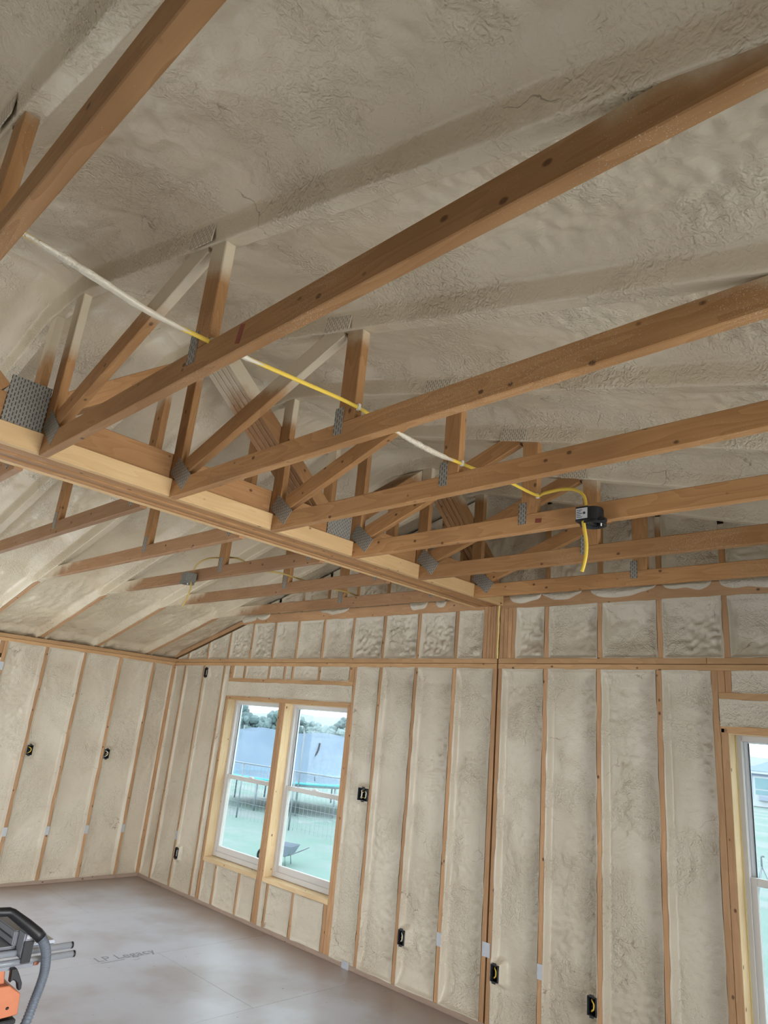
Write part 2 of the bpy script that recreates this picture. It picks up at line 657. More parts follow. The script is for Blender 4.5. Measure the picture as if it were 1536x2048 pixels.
# ------------------------------------------------------------------ floor
floor = thing('floor', 'dusty grey-brown subfloor of large sheathing panels', None, kind='structure')
FM, nt, b = mat_new('dusty_subfloor')
geo = N(nt, 'ShaderNodeNewGeometry')
p = geo.outputs['Position']
oi = N(nt, 'ShaderNodeObjectInfo')
base = mix_c(nt, noise(nt, vmul(nt, p, (14, 3, 1)), 1.0, 5.0, 0.65), (0.42, 0.40, 0.425), (0.52, 0.50, 0.54))
dust = maprange(nt, noise(nt, p, 1.1, 4.0, 0.55), 0.36, 0.60)
col = mix_c(nt, math_n(nt, 'MULTIPLY', dust, 0.75), base, (0.64, 0.68, 0.79))
sep = N(nt, 'ShaderNodeSeparateXYZ')
nt.links.new(p, sep.inputs[0])
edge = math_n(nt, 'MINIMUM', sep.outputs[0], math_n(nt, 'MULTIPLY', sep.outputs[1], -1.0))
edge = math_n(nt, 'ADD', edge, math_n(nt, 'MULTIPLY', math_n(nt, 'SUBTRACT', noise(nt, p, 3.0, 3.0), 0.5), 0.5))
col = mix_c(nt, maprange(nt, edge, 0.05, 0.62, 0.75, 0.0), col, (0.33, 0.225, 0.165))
scuff = maprange(nt, noise(nt, vmul(nt, p, (9, 3.5, 1)), 1.0, 6.0, 0.7), 0.62, 0.74)
col = mix_c(nt, math_n(nt, 'MULTIPLY', scuff, 0.45), col, (0.20, 0.17, 0.16))
spk = maprange(nt, noise(nt, p, 26.0, 1.0), 0.76, 0.80)
col = mix_c(nt, math_n(nt, 'MULTIPLY', spk, 0.7), col, (0.13, 0.09, 0.07))
nt.links.new(col, b.inputs['Base Color'])
b.inputs['Roughness'].default_value = 0.34
b.inputs['Specular IOR Level'].default_value = 0.5
bump(nt, b, noise(nt, vmul(nt, p, (60, 14, 1)), 1.0, 3.0), 0.12, 0.004)
boxo('joist_deck', floor, (-0.2, -7.2, -0.25), (9.2, 0.2, -0.0185), DECK)
xs = [-0.14, 1.137, 2.357, 3.577, 4.797, 6.017, 7.237, 8.457, 9.14]
for i in range(len(xs) - 1):
    off = -7.14 if i % 2 else -8.36
    ys = [max(-7.14, off + 2.44 * j) for j in range(5)]
    ys = sorted(set([y for y in ys if y < 0.14] + [0.14]))
    for j in range(len(ys) - 1):
        if ys[j + 1] - ys[j] > 0.02:
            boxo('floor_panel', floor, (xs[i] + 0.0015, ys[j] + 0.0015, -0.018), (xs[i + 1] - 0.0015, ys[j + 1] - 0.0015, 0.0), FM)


def flat_text(name, parent, body, size, loc, rotz, mat, squeeze=1.0):
    cu = bpy.data.curves.new(name, 'FONT')
    cu.body = body
    cu.size = size
    cu.space_character = 1.05
    ob = bpy.data.objects.new(name, cu)
    COL.objects.link(ob)
    dg = bpy.context.evaluated_depsgraph_get()
    me = bpy.data.meshes.new_from_object(ob.evaluated_get(dg))
    bpy.data.objects.remove(ob)
    me.materials.clear()
    me.materials.append(mat)
    o = bpy.data.objects.new(name, me)
    link(o)
    place(o, parent, Matrix.Translation(loc) @ Matrix.Rotation(rotz, 4, 'Z') @ Matrix.Diagonal((squeeze, 1, 1, 1)))
    return o


flat_text('printed_lettering', floor, 'LP Legacy', 0.135, (2.345, -1.51, 0.0012), math.pi / 2, FLOOR_INK, 0.82)
boxo('chalk_line', floor, (2.372, -1.50, 0.0), (2.380, -1.32, 0.0010), FLOOR_INK)

# ------------------------------------------------------------------ back wall (gable with the windows)
wb = thing('wall_back', 'gable wall of exposed studs with spray foam between them', None, kind='structure')


def vstud(parent, x0, x1, z0, z1, mat=W_STUD, name='stud'):
    return board(name, parent, ((x0 + x1) / 2, SD / 2, z0), ((x0 + x1) / 2, SD / 2, z1), SD, x1 - x0, mat, up=(0, 1, 0))


def hplate(parent, x0, x1, z0, z1, mat=W_PLATE, name='plate', y0=0.0, y1=SD):
    return board(name, parent, (x0, (y0 + y1) / 2, (z0 + z1) / 2), (x1, (y0 + y1) / 2, (z0 + z1) / 2), z1 - z0, y1 - y0, mat)


def cstud(parent, xc, z0, z1, **k):
    return vstud(parent, xc - T2 / 2, xc + T2 / 2, z0, z1, **k)


# bottom plate, top plates, upper (gable) plate
hplate(wb, -0.14, 4.62, 0.0, 0.038, name='bottom_plate', mat=W_DUSTY)
hplate(wb, 4.63, 9.14, 0.0, 0.038, name='bottom_plate', mat=W_DUSTY)
hplate(wb, 0.0, 4.612, ZS, 2.304, name='top_plate')
hplate(wb, 4.627, 6.52, ZS, 2.304, name='top_plate')
hplate(wb, 6.523, 9.14, ZS, 2.304, name='top_plate')
hplate(wb, 0.0, 4.612, 2.3065, ZP, name='gable_bottom_plate')
hplate(wb, 4.627, 6.105, 2.3065, ZP, name='gable_bottom_plate')
hplate(wb, 6.108, 9.14, 2.3065, ZP, name='gable_bottom_plate')

WIN = [(1.208, 2.092), (2.182, 3.062), (6.203, 7.085)]
Z_SILL, Z_HEAD = 0.413, 1.921
full = [0.257, 0.660, 1.066, 3.432, 3.826, 4.222, 5.024, 5.422, 5.818, 7.55, 7.95, 8.35, 8.75]
for x in full:
    cstud(wb, x, 0.038, ZS)
board('corner_stud', wb, (0.004, -0.002, 0.038), (0.004, -0.002, ZS), 0.052, 0.050, W_STUD, up=(0, 1, 0))
# post line under the girder: two studs with an open joint between them
vstud(wb, 4.578, 4.612, 0.038, ZS)
vstud(wb, 4.628, 4.664, 0.038, ZS)
# window studs
JACKS = [(1.170, 1.208), (2.092, 2.137), (2.137, 2.182), (3.062, 3.100), (6.165, 6.203), (7.085, 7.123)]
for i, (a, c) in enumerate(JACKS):
    vstud(wb, a, c, 0.038, 1.945 if i not in (1, 2) else Z_HEAD, name='jack_stud')
for a, c in ((3.100, 3.138), (6.125, 6.163), (7.125, 7.163)):
    vstud(wb, a, c, 0.038, ZS, name='king_stud')
vstud(wb, 2.255, 2.293, 0.038, 0.375, name='cripple_stud')
vstud(wb, 3.020, 3.060, 0.038, 0.375, name='cripple_stud')
vstud(wb, 1.212, 1.235, 0.038, 0.375, name='cripple_stud')
for x in (1.449, 1.841, 2.631):
    cstud(wb, x, 0.038, 0.375, name='cripple_stud')
for x in (6.42, 6.83):
    cstud(wb, x, 0.038, 0.375, name='cripple_stud')
# headers and sills
for xa, xb, cr in ((1.170, 3.100, (1.190, 1.229, 1.449, 1.870, 2.120, 2.244, 2.634, 3.060, 3.090)), (6.165, 7.123, (6.182, 6.222, 6.62, 7.06, 7.104))):
    hplate(wb, xa, xb, Z_HEAD, 1.962, name='header_bottom_board')
    hplate(wb, xa, xb, 2.104, 2.146, name='header_top_board')
    for x in cr:
        cstud(wb, x, 2.146, ZS, name='cripple_stud')
for a, c in WIN:
    hplate(wb, a, c, 0.375, Z_SILL, name='rough_sill', mat=W_PALE)
for a, c in WIN:
    for jx0, jx1 in ((a - 0.0005, a + 0.004), (c - 0.004, c + 0.0005)):
        board('jamb_face', wb, ((jx0 + jx1) / 2, 0.056, Z_SILL), ((jx0 + jx1) / 2, 0.056, Z_HEAD), 0.106, jx1 - jx0, W_PALE, up=(0, 1, 0))
    hplate(wb, a, c, Z_HEAD - 0.004, Z_HEAD + 0.0005, name='head_face', mat=W_PALE, y0=0.003, y1=0.109)

# gable framing above the plates
CHZ0, CHZ1 = 2.708, 2.802
hplate(wb, 1.30, 4.476, CHZ0, CHZ1, name='gable_chord', y0=0.0, y1=0.05, mat=W_STUD)
hplate(wb, 4.63, 7.70, CHZ0, CHZ1, name='gable_chord', y0=0.0, y1=0.05, mat=W_STUD)
board('gable_rafter', wb, (-0.10, 0.025, 2.330 + 0.03), (1.45, 0.025, 2.330 + 0.272 * 1.55 + 0.03), 0.045, 0.05, W_STUD)
board('gable_rafter', wb, (9.10, 0.025, 2.36), (7.55, 0.025, 2.36 + 0.272 * 1.55), 0.045, 0.05, W_STUD)
gx = [0.277, 0.684, 1.094, 1.497, 1.880, 2.255, 2.639, 3.040, 3.430, 3.830, 4.224, 5.026, 5.431, 5.834, 6.225, 6.63, 7.03, 7.43, 7.83, 8.23]
for x in gx:
    zt = min(CHZ0, 2.335 + 0.272 * min(x, 9 - x))
    cstud(wb, x, ZP, zt, name='gable_stud')
    if CHZ1 < tcz(x) + 0.02:
        board('upper_gable_stud', wb, (x, 0.05, CHZ1), (x, 0.05, float(tcz(x)) + 0.05), 0.09, T2, W_TRUSS, up=(0, 1, 0))
# built-up post carrying the girder
px_ = [4.476, 4.514, 4.541, 4.566, 4.590, 4.613]
for i in range(5):
    vstud(wb, px_[i] + 0.001, px_[i + 1] - 0.001, ZP, 2.735, name='post_ply')
px_ = [4.627, 4.662, 4.698, 4.735, 4.772]
for i in range(4):
    vstud(wb, px_[i] + 0.001, px_[i + 1] - 0.001, ZP, 2.735, name='post_ply')
tube('foam_bead', wb, spline([(4.620, -0.004, 2.34), (4.619, -0.006, 2.45), (4.621, -0.004, 2.55), (4.619, -0.006, 2.64), (4.621, -0.004, 2.735)], 5),
     [0.006 + 0.003 * random.random() for _ in range(21)], plain('cured_foam_bead', (0.80, 0.62, 0.25), 0.5))

# foam between the lower studs
edges = []


def bay(a, c, z0, z1, depth, rough, **k):
    return foam_panel('foam_bay', wb, back_w, a, c, z0, z1, depth, rough, FOAM_W, **k)


h2 = T2 / 2
lower = [(0.028, 0.257 - h2, .022, .5), (0.257 + h2, 0.660 - h2, .020, .45), (0.660 + h2, 1.066 - h2, .022, .5),
         (3.138, 3.432 - h2, .030, .8), (3.432 + h2, 3.826 - h2, .050, .8), (3.826 + h2, 4.222 - h2, .058, .9),
         (4.222 + h2, 4.578, .062, .8), (4.664, 5.024 - h2, .066, 1.0), (5.024 + h2, 5.422 - h2, .072, .8),
         (5.422 + h2, 5.818 - h2, .070, 1.1), (5.818 + h2, 6.125, .066, 1.2), (7.163, 7.531, .06, 1), (7.569, 7.931, .06, 1),
         (7.969, 8.331, .06, 1), (8.369, 8.731, .06, 1), (8.769, 9.0, .06, 1)]
for a, c, dd, rg in lower:
    bay(a, c, 0.038, ZS, dd, rg)
bay(1.066 + h2, 1.170, 0.038, ZS, .010, .5)
for a, c in ((1.235, 1.430), (1.468, 1.822), (1.860, 2.092), (2.184, 2.255), (2.293, 2.612), (2.650, 3.020), (6.203, 6.401), (6.439, 6.811), (6.849, 7.085)):
    bay(a, c, 0.038, 0.375, .016, .6)
for a, c in ((1.251, 1.430), (1.468, 1.851), (1.889, 2.101), (2.139, 2.225), (2.263, 2.615), (2.653, 3.041), (6.241, 6.601), (6.639, 7.041)):
    bay(a, c, 2.146, ZS, .012, .8)
bay(1.170, 3.100, 1.962, 2.104, .004, .45)
bay(6.165, 7.123, 1.962, 2.104, .006, .8)
# foam between the gable studs
gl = [0.03] + gx
gz = lambda s: np.minimum(CHZ0, 2.335 + 0.272 * np.minimum(s, 9 - s))
segs = []
gxa = [x for x in gx if x < 4.4]
prev = 0.06
for x in gxa:
    segs.append((prev, x - h2))
    prev = x + h2
segs.append((prev, 4.476))
prev = 4.772
for x in [x for x in gx if x > 4.7]:
    segs.append((prev, x - h2))
    prev = x + h2
for a, c in segs:
    if c - a < 0.03:
        continue
    bay(a, c, ZP, CHZ0, .030 if a < 4.4 else .048, 2.4, ztop=gz, cove=0.02)
# foam above the gable chord, up to the rafters
up_edges = [1.36] + [x for x in gx if 1.4 < x < 7.6] + [7.64]
for i in range(len(up_edges) - 1):
    a, c = up_edges[i] + h2, up_edges[i + 1] - h2
    foam_panel('upper_foam_bay', wb, lambda s, d, z: np.stack([s, d + 0.012, z], -1), a, c, CHZ1, 3.2, .045, 2.2, FOAM,
               ztop=lambda s: np.maximum(tcz(s) + 0.09, CHZ1 + 0.02), cove=0.01)
# blobs of foam squeezed out along the top of the gable chord
rng = np.random.RandomState(3)


def blob(x0, x1, drop):
    n = int((x1 - x0) / 0.012) + 2
    S = np.linspace(x0, x1, n)
    T = np.linspace(0, 1, 12)
    s, t = np.meshgrid(S, T, indexing='ij')
    e = np.sqrt(np.clip(1 - np.abs((s - (x0 + x1) / 2) / ((x1 - x0) / 2)) ** 3, 0, 1))
    dr = drop * e * (0.55 + 0.6 * vnoise(s * 11, s * 0, 50 + int(x0 * 10)))
    z = 2.806 - dr * t
    yb = -0.016 * e * np.sin(np.clip(t, 0, 1) * math.pi * 0.92 + 0.18) * (0.7 + 0.6 * fbm(s * 30, t * 4, 7)) + 0.001
    P = np.stack([s, yb, z], -1)
    o = bpy.data.objects.new('foam_blob', grid_mesh('foam_blob', P, FOAM_W))
    link(o, wb)


for x0, x1, dr in ((1.24, 1.52, .10), (1.50, 1.75, .085), (2.55, 2.95, .05), (3.70, 3.90, .06), (3.98, 4.10, .05), (4.70, 4.98, .075), (4.98, 5.30, .05), (5.36, 5.82, .06), (5.86, 6.16, .05), (6.20, 6.75, .075), (6.8, 7.3, .06)):
    blob(x0, x1, dr)


def sheath(parent, lo, hi):
    return boxo('sheathing', parent, lo, hi, SHEATH)


Y0s, Y1s = SD, SD + 0.014
sheath(wb, (-0.16, Y0s, -0.3), (1.208, Y1s, ZP + .02))
sheath(wb, (3.062, Y0s, -0.3), (6.203, Y1s, ZP + .02))
sheath(wb, (7.085, Y0s, -0.3), (9.16, Y1s, ZP + .02))
sheath(wb, (2.092, Y0s, Z_SILL), (2.182, Y1s, Z_HEAD))
for a, c in ((1.208, 3.062), (6.203, 7.085)):
    sheath(wb, (a, Y0s, -0.3), (c, Y1s, Z_SILL))
    sheath(wb, (a, Y0s, Z_HEAD), (c, Y1s, ZP + .02))
for nm, yy in (('gable_sheathing', 0.14),):
    me = mesh_from(nm, [(-0.16, yy, ZP), (9.16, yy, ZP), (9.16, yy, 2.6), (4.5, yy, 3.95), (-0.16, yy, 2.6), (-0.16, yy + .014, ZP), (9.16, yy + .014, ZP), (9.16, yy + .014, 2.6), (4.5, yy + .014, 3.95), (-0.16, yy + .014, 2.6)],
                   [(0, 1, 2, 3, 4), (9, 8, 7, 6, 5), (0, 5, 6, 1), (1, 6, 7, 2), (2, 7, 8, 3), (3, 8, 9, 4), (4, 9, 5, 0)], SHEATH)
    link(bpy.data.objects.new(nm, me), wb)

# steel guards on the studs over the wiring holes
for x, z, w in ((0.660, .515, .036), (4.222, .415, .036), (4.620, .452, .062), (5.024, .433, .036)):
    boxo('nail_guard', wb, (x - w / 2, -0.003, z - .042), (x + w / 2, -0.0005, z + .042), GUARD)
for x, z in ((3.29, .03),):
    boxo('nail_guard', wb, (x, -0.003, z - .03), (x + .08, -0.0005, z + .02), GUARD)

# ------------------------------------------------------------------ windows
_wn = [0]


def window_unit(a, c, to=None, z0=Z_SILL, z1=Z_HEAD, y=0.104, label=''):
    """white single-hung window: frame, upper sash set back, lower sash in front, lock on the meeting rail"""
    _wn[0] += 1
    w = thing('window_%d' % _wn[0], label, None, (a, y, z0), kind='structure')
    if to:
        w.rotation_euler = (0, 0, to)
    W, H = c - a, z1 - z0
    base = Vector((a, y, z0))

    def bx(name, parent, x0, x1, y0, y1, za, zb, mat, bev=0.003):
        lo, hi = Vector((x0, y0, za)), Vector((x1, y1, zb))
        bm = bmesh.new()
        bmesh.ops.create_cube(bm, size=1.0)
        bmesh.ops.scale(bm, vec=hi - lo, verts=bm.verts)
        bmesh.ops.translate(bm, vec=(lo + hi) / 2, verts=bm.verts)
        if bev:
            bmesh.ops.bevel(bm, geom=list(bm.edges), offset=bev, segments=1, affect='EDGES')
        me = bpy.data.meshes.new(name)
        bm.to_mesh(me)
        bm.free()
        me.materials.append(mat)
        o = bpy.data.objects.new(name, me)
        link(o, parent)
        return o

    def frame(name, parent, x0, x1, za, zb, y0, y1, l, r, bo, t, mat):
        e = bpy.data.objects.new(name, None)
        e.empty_display_size = .05
        link(e, parent)
        bx('stile', e, x0, x0 + l, y0, y1, za, zb, mat)
        bx('stile', e, x1 - r, x1, y0, y1, za, zb, mat)
        bx('rail', e, x0 + l, x1 - r, y0, y1, za, za + bo, mat)
        bx('rail', e, x0 + l, x1 - r, y0, y1, zb - t, zb, mat)
        return e
    f = 0.034
    frame('frame', w, 0.002, W - 0.002, 0.002, H - 0.002, 0.0, 0.075, f, f, 0.045, f, VINYL)
    zm = 1.150 - z0
    us = frame('upper_sash', w, f, W - f, zm - 0.005, H - f, 0.040, 0.062, 0.026, 0.026, 0.036, 0.010, VINYL_IN)
    bx('pane', us, f + .02, W - f - .02, 0.049, 0.053, zm + .02, H - f - .006, GLASS, 0)
    ls = frame('lower_sash', w, f, W - f, 0.045, zm + 0.036, 0.008, 0.034, 0.034, 0.034, 0.055, 0.040, VINYL)
    bx('pane', ls, f + .028, W - f - .028, 0.018, 0.022, 0.045 + .05, zm, GLASS, 0)
    bx('gasket', us, f + .026, f + .030, 0.034, 0.041, zm + .03, H - f - .01, INK, 0)
    lk = bx('lock', ls, W / 2 - .03, W / 2 + .03, 0.004, 0.03, zm + 0.036, zm + 0.048, VINYL_IN, .003)
    bx('lock_lever', ls, W / 2 - .004, W / 2 + .035, -0.004, 0.012, zm + 0.044, zm + 0.054, VINYL_IN, .003)
    return w


window_unit(*WIN[0], label='far half of the double window in the gable wall')
window_unit(*WIN[1], label='near half of the double window in the gable wall')
window_unit(*WIN[2], label='single window at the edge of the view in the gable wall')
tube('foam_bead', wb, spline([(6.208, 0.103, Z_SILL), (6.209, 0.102, .9), (6.208, 0.103, 1.4), (6.209, 0.102, Z_HEAD - .004)], 5), 0.005, plain('yellowed_foam_bead', (0.62, 0.50, 0.20), 0.6))

# ------------------------------------------------------------------ left wall
wl = thing('wall_left', 'long side wall of studs with smooth spray foam between them', None, kind='structure')


def lstud(parent, yc, z0, z1, name='stud', w=T2, mat=W_STUD, X=-SD / 2):
    return board(name, parent, (X, yc, z0), (X, yc, z1), SD, w, mat, up=(1, 0, 0))


def lplate(parent, y0, y1, z0, z1, name='plate', X0=-SD, X1=0.0, mat=W_PLATE):
    return board(name, parent, ((X0 + X1) / 2, y0, (z0 + z1) / 2), ((X0 + X1) / 2, y1, (z0 + z1) / 2), z1 - z0, X1 - X0, mat)


lplate(wl, -7.14, 0.0, 0.0, 0.038, 'bottom_plate', mat=W_DUSTY)
lplate(wl, -7.14, 0.0, ZS, 2.304, 'top_plate')
lplate(wl, -7.14, 0.0, 2.3055, ZP, 'top_plate')
ly = [-0.271 - 0.4064 * i for i in range(5)]
for y in ly:
    lstud(wl, y, 0.038, ZS)
LW0, LW1 = -3.70, -1.955
lstud(wl, -1.936, 0.038, 1.945, 'jack_stud')
lstud(wl, -3.719, 0.038, 1.945, 'jack_stud')
lstud(wl, -1.936, 2.146, ZS, 'cripple_stud')
lstud(wl, -3.719, 2.146, ZS, 'cripple_stud')
lrest = [-3.757 - 0.4064 * i for i in range(8)]
for y in lrest:
    lstud(wl, y, 0.038, ZS)
lplate(wl, LW0 - .04, LW1 + .02, Z_HEAD, 1.962, 'header_bottom_board')
lplate(wl, LW0 - .04, LW1 + .02, 2.104, 2.146, 'header_top_board')
lplate(wl, LW0, LW1, 0.375, Z_SILL, 'rough_sill')
for y in (-2.05, -2.45, -2.85, -3.25, -3.6):
    lstud(wl, y, 2.146, ZS, 'cripple_stud')
    lstud(wl, y, 0.038, 0.375, 'cripple_stud')
prev = -0.02
for i, y in enumerate(ly):
    foam_panel('foam_bay', wl, left_w, y + h2, prev, 0.038, ZS, (.016, .030, .034, .036, .038)[i], .55, FOAM_W)
    prev = y - h2
foam_panel('foam_bay', wl, left_w, LW0 - .04, LW1 + .038, 1.962, 2.104, .006, .5, FOAM_W)
foam_panel('foam_bay', wl, left_w, LW0, LW1, 2.146, ZS, .010, .5, FOAM_W, step=.03)
foam_panel('foam_bay', wl, left_w, LW0, LW1, 0.038, .375, .010, .5, FOAM_W, step=.03)
prev = -3.757 - h2
for y in lrest[1:]:
    foam_panel('foam_bay', wl, left_w, y + h2, prev, 0.038, ZS, .03, .5, FOAM_W, step=.03)
    prev = y - h2
foam_panel('foam_bay', wl, left_w, -7.0, prev, 0.038, ZS, .03, .5, FOAM_W, step=.03)
for y in ly[:4]:
    boxo('nail_guard', wl, (0.0005, y - .018, .49 - .04), (0.003, y + .018, .49 + .04), GUARD)
boxo('nail_guard', wl, (0.0005, ly[4] - .018, 1.985), (0.003, ly[4] + .018, 2.065), GUARD)
sheath(wl, (-SD - .014, LW1, -0.3), (-SD, 0.15, 2.5))
sheath(wl, (-SD - .014, -7.16, -0.3), (-SD, LW0, 2.5))
sheath(wl, (-SD - .014, LW0, -0.3), (-SD, LW1, Z_SILL))
sheath(wl, (-SD - .014, LW0, Z_HEAD), (-SD, LW1, 2.5))

# ------------------------------------------------------------------ right and front walls (beside and behind the camera)
wr = thing('wall_right', 'side wall with an assumed wide patio door opening', None, kind='structure')
DR0, DR1 = -3.95, -1.45  # unseen door opening, assumed so that the lamp can light the room
for X0, X1, Y0, Y1, Z0, Z1 in ((9.0, 9.14, DR1, 0.15, 0.0, ZP), (9.0, 9.14, -7.16, DR0, 0.0, ZP), (9.0, 9.14, DR0, DR1, 2.06, ZP)):
    boxo('sheathing', wr, (X0 + .09, Y0, Z0), (X1, Y1, Z1), SHEATH)
    foam_panel('foam_bay', wr, right_w, Y0, Y1, Z0 + .02, Z1 - .02, .03, .8, FOAM_W, step=.04)
for y in np.arange(-6.9, -0.1, 0.4064):
    if DR0 - .05 < y < DR1 + .05:
        continue
    board('stud', wr, (9.07, y, 0.02), (9.07, y, ZP), SD, T2, W_STUD, up=(1, 0, 0))
board('top_plate', wr, (9.07, -7.1, ZP - .04), (9.07, 0.0, ZP - .04), .078, SD, W_PLATE)
wf = thing('wall_front', 'end wall behind the photographer with an opening added for light', None, kind='structure')
for X0, X1, Z0, Z1 in ((0.0, 0.7, 0.0, ZP), (3.9, 9.0, 0.0, ZP), (0.7, 3.9, 2.06, ZP)):  # gap left for the added lamp behind this wall
    boxo('sheathing', wf, (X0, -7.16, Z0), (X1, -7.10, Z1), SHEATH)
    foam_panel('foam_bay', wf, front_w, X0, X1, Z0 + .02, Z1 - .02, .03, .8, FOAM_W, step=.04)
me = mesh_from('gable_sheathing', [(-0.16, -7.1, ZP), (9.16, -7.1, ZP), (9.16, -7.1, 2.6), (4.5, -7.1, 3.95), (-0.16, -7.1, 2.6)], [(4, 3, 2, 1, 0)], FOAM_W)
link(bpy.data.objects.new('gable_foam', me), wf)

# ------------------------------------------------------------------ foamed roof
ceiling = thing('ceiling', 'cream spray foam covering the sloped roof and its rafters', None, kind='structure')
for sgn in (0, 1):
    z0_, z1_ = 2.36 + 0.27 * -0.16 + 0.28, 2.36 + 0.27 * 4.5 + 0.28
    xa, xb = (-0.16, 4.5) if sgn == 0 else (9.16, 4.5)
    vs = [(xa, -7.2, z0_), (xb, -7.2, z1_), (xb, 0.16, z1_), (xa, 0.16, z0_)]
    vs += [(x, y, z + .012) for x, y, z in vs]
    me = mesh_from('roof_sheathing', vs, [(0, 1, 2, 3), (7, 6, 5, 4), (0, 4, 5, 1), (1, 5, 6, 2), (2, 6, 7, 3), (3, 7, 4, 0)], DECK)
    link(bpy.data.objects.new('roof_sheathing', me), ceiling)
boxo('eave_block', ceiling, (-0.16, -7.16, ZP), (-0.10, 0.15, 2.62), SHEATH)
boxo('eave_block', ceiling, (9.10, -7.16, ZP), (9.16, 0.15, 2.62), SHEATH)


def ceiling_half(side):
    X = np.linspace(-0.10, 4.5, 256 if side == 'L' else 384)
    X[-1] = 4.5
    offs = [0, .010, .0185, .0215, .025, .028, .031, .034, .037, .041, .046, .053, .062, .072] + list(np.arange(.084, .300, .0118)) + [.305]
    Y = np.unique(np.round(np.concatenate([[-0.352 - .61 * kk + sg * oo for kk in range(-1, 12) for sg in (-1, 1) for oo in offs]]), 5))
    Y = Y[(Y > -7.10) & (Y < 0.14)]
    x, y = np.meshgrid(X, Y, indexing='ij')
    xw = x if side == 'L' else 9.0 - x
    sd = 3
    # distance to the middle of the closest rafter
    k = np.clip(np.round((-0.371 + 0.019 - y) / 0.61), -1, 10)
    yc = -0.371 + 0.019 - 0.61 * k
    dy = np.abs(y - yc + 0.004 * (vnoise(xw * 6, k * 3.0, 5) - 0.5))
    field = 0.115 + 0.026 * (fbm(xw * 1.4, y * 2.2, sd) - 0.5)
    # rafter wrapped in foam
    wrapped = sstep(1.24, 1.36, x)
    side_p = sstep(0.024, 0.046, dy) * 0.62 + 0.38 * sstep(0.036, 0.15, dy)
    up = -0.012 + (field + 0.016) * side_p
    low = np.where(dy < 0.0195, 0.045, 0.004 + (field * 0.5) * sstep(0.020, 0.085, dy))
    h = low * (1 - wrapped) + up * wrapped
    inner = sstep(0.055, 0.12, dy)
    # ripples run down the slope, popcorn near the patio door side
    m1 = sstep(0.40, 0.66, fbm(xw * 0.9, y * 1.7, sd + 2, 2))
    warp = 1.6 * vnoise(xw * 3.0, y * 3.0, sd + 31)
    rip = fbm(xw * 11 + warp * 1.3, y * 24 + warp, sd + 4, 2) - 0.5
    pop = fbm(xw * 36 + warp, y * 36, sd + 8, 2) - 0.5
    lump = fbm(xw * 4.2, y * 6.5, sd + 6, 2) - 0.5
    pm = sstep(5.9, 7.3, xw) if side == 'R' else 0.25 * m1
    h = h - inner * (0.014 * lump + (0.2 + 0.8 * m1) * 0.020 * rip + (0.12 + pm) * 0.020 * pop)
    h = h - 0.0025 * (fbm(xw * 55, y * 55, sd + 11, 2) - 0.5) * wrapped
    # girder top chord buried at the ridge
    h = h - 0.05 * np.exp(-((x - 4.5) / 0.13) ** 2)
    # foam piled on the wall plate
    h = h - 0.05 * sstep(0.10, -0.05, x) * (0.4 + 0.9 * fbm(y * 9, x * 9, sd + 14, 2)) * sstep(0.02, 0.06, dy)
    z = 2.36 + 0.27 * x + h
    P = np.stack([xw, y, z], -1)
    o = bpy.data.objects.new('sprayed_foam', grid_mesh('sprayed_foam', P, FOAM))
    link(o, ceiling)


ceiling_half('L')
ceiling_half('R')

# ------------------------------------------------------------------ girder truss along the ridge with its ledgers
GX0, GX1 = 4.402, 4.612
girder = thing('girder_truss', 'multi-ply girder truss with pale ledger boards running to the gable wall', 'girder truss', (4.507, 0.0, 2.735))
NP = 5
pw = (GX1 - GX0) / NP
for i in range(NP):
    xc = GX0 + pw * (i + .5)
    zb = 2.735 + (0.004 if i % 2 else 0.0)
    board('chord_ply', girder, (xc, -7.0, (zb + 2.963) / 2), (xc, 0.0, (zb + 2.963) / 2), 2.963 - zb, pw - 0.005, W_GIRDER)
board('ledger_board', girder, (GX1 + .019, -7.0, 2.780), (GX1 + .019, 0.0, 2.780), 0.089, T2, W_LEDGER)
board('ledger_board', girder, (GX0 - .019, -7.0, 2.780), (GX0 - .019, 0.0, 2.780), 0.089, T2, W_LEDGER)
joints = [0.15, -1.68, -3.51, -5.34]
for j in range(3):
    yb0, yb1 = joints[j], joints[j + 1]
    ym = (yb0 + yb1) / 2
    for yb in (yb0, yb1):
        for i in range(NP):
            xc = GX0 + pw * (i + .5)
            a = Vector((xc, yb + (0.10 if yb < ym else -0.10), 2.965))
            c = Vector((xc, ym, 3.62))
            if yb0 == 0.15 and yb == yb0:
                a = Vector((xc, -0.02, 2.98))
                c = Vector((xc, ym, 3.62))
            board('diagonal_ply', girder, a, c, 0.089, pw - 0.005, W_GIRDER)


def nail_plate(parent, c, w, h, axis, mat, ang=0.0, thick=0.003, name='nail_plate'):
    """axis: 'X' plate lies in the YZ plane, 'Y' plate lies in the XZ plane"""
    me = board_mesh(w, h, thick, mat, c=0.0005)
    o = bpy.data.objects.new(name, me)
    link(o)
    rot = Matrix.Rotation(ang, 4, 'Y')
    if axis == 'X':
        rot = Matrix.Rotation(math.pi / 2, 4, 'Z') @ rot
    place(o, parent, Matrix.Translation(c) @ rot)
    return o


for y, zc, hh in ((-3.505, 2.935, .22), (-1.683, 2.915, .16)):
    nail_plate(girder, (GX1 + .003, y, zc), .165 if y < -3 else .19, hh, 'X', PLATE)

# ------------------------------------------------------------------ roof trusses, one half on each side of the girder
ORD = ['nearest', 'second', 'third', 'fourth', 'fifth', 'sixth', 'seventh', 'eighth', 'ninth', 'tenth']
ordl = lambda k: ('%s to the gable' if k == 0 else '%s from the gable') % ORD[k]


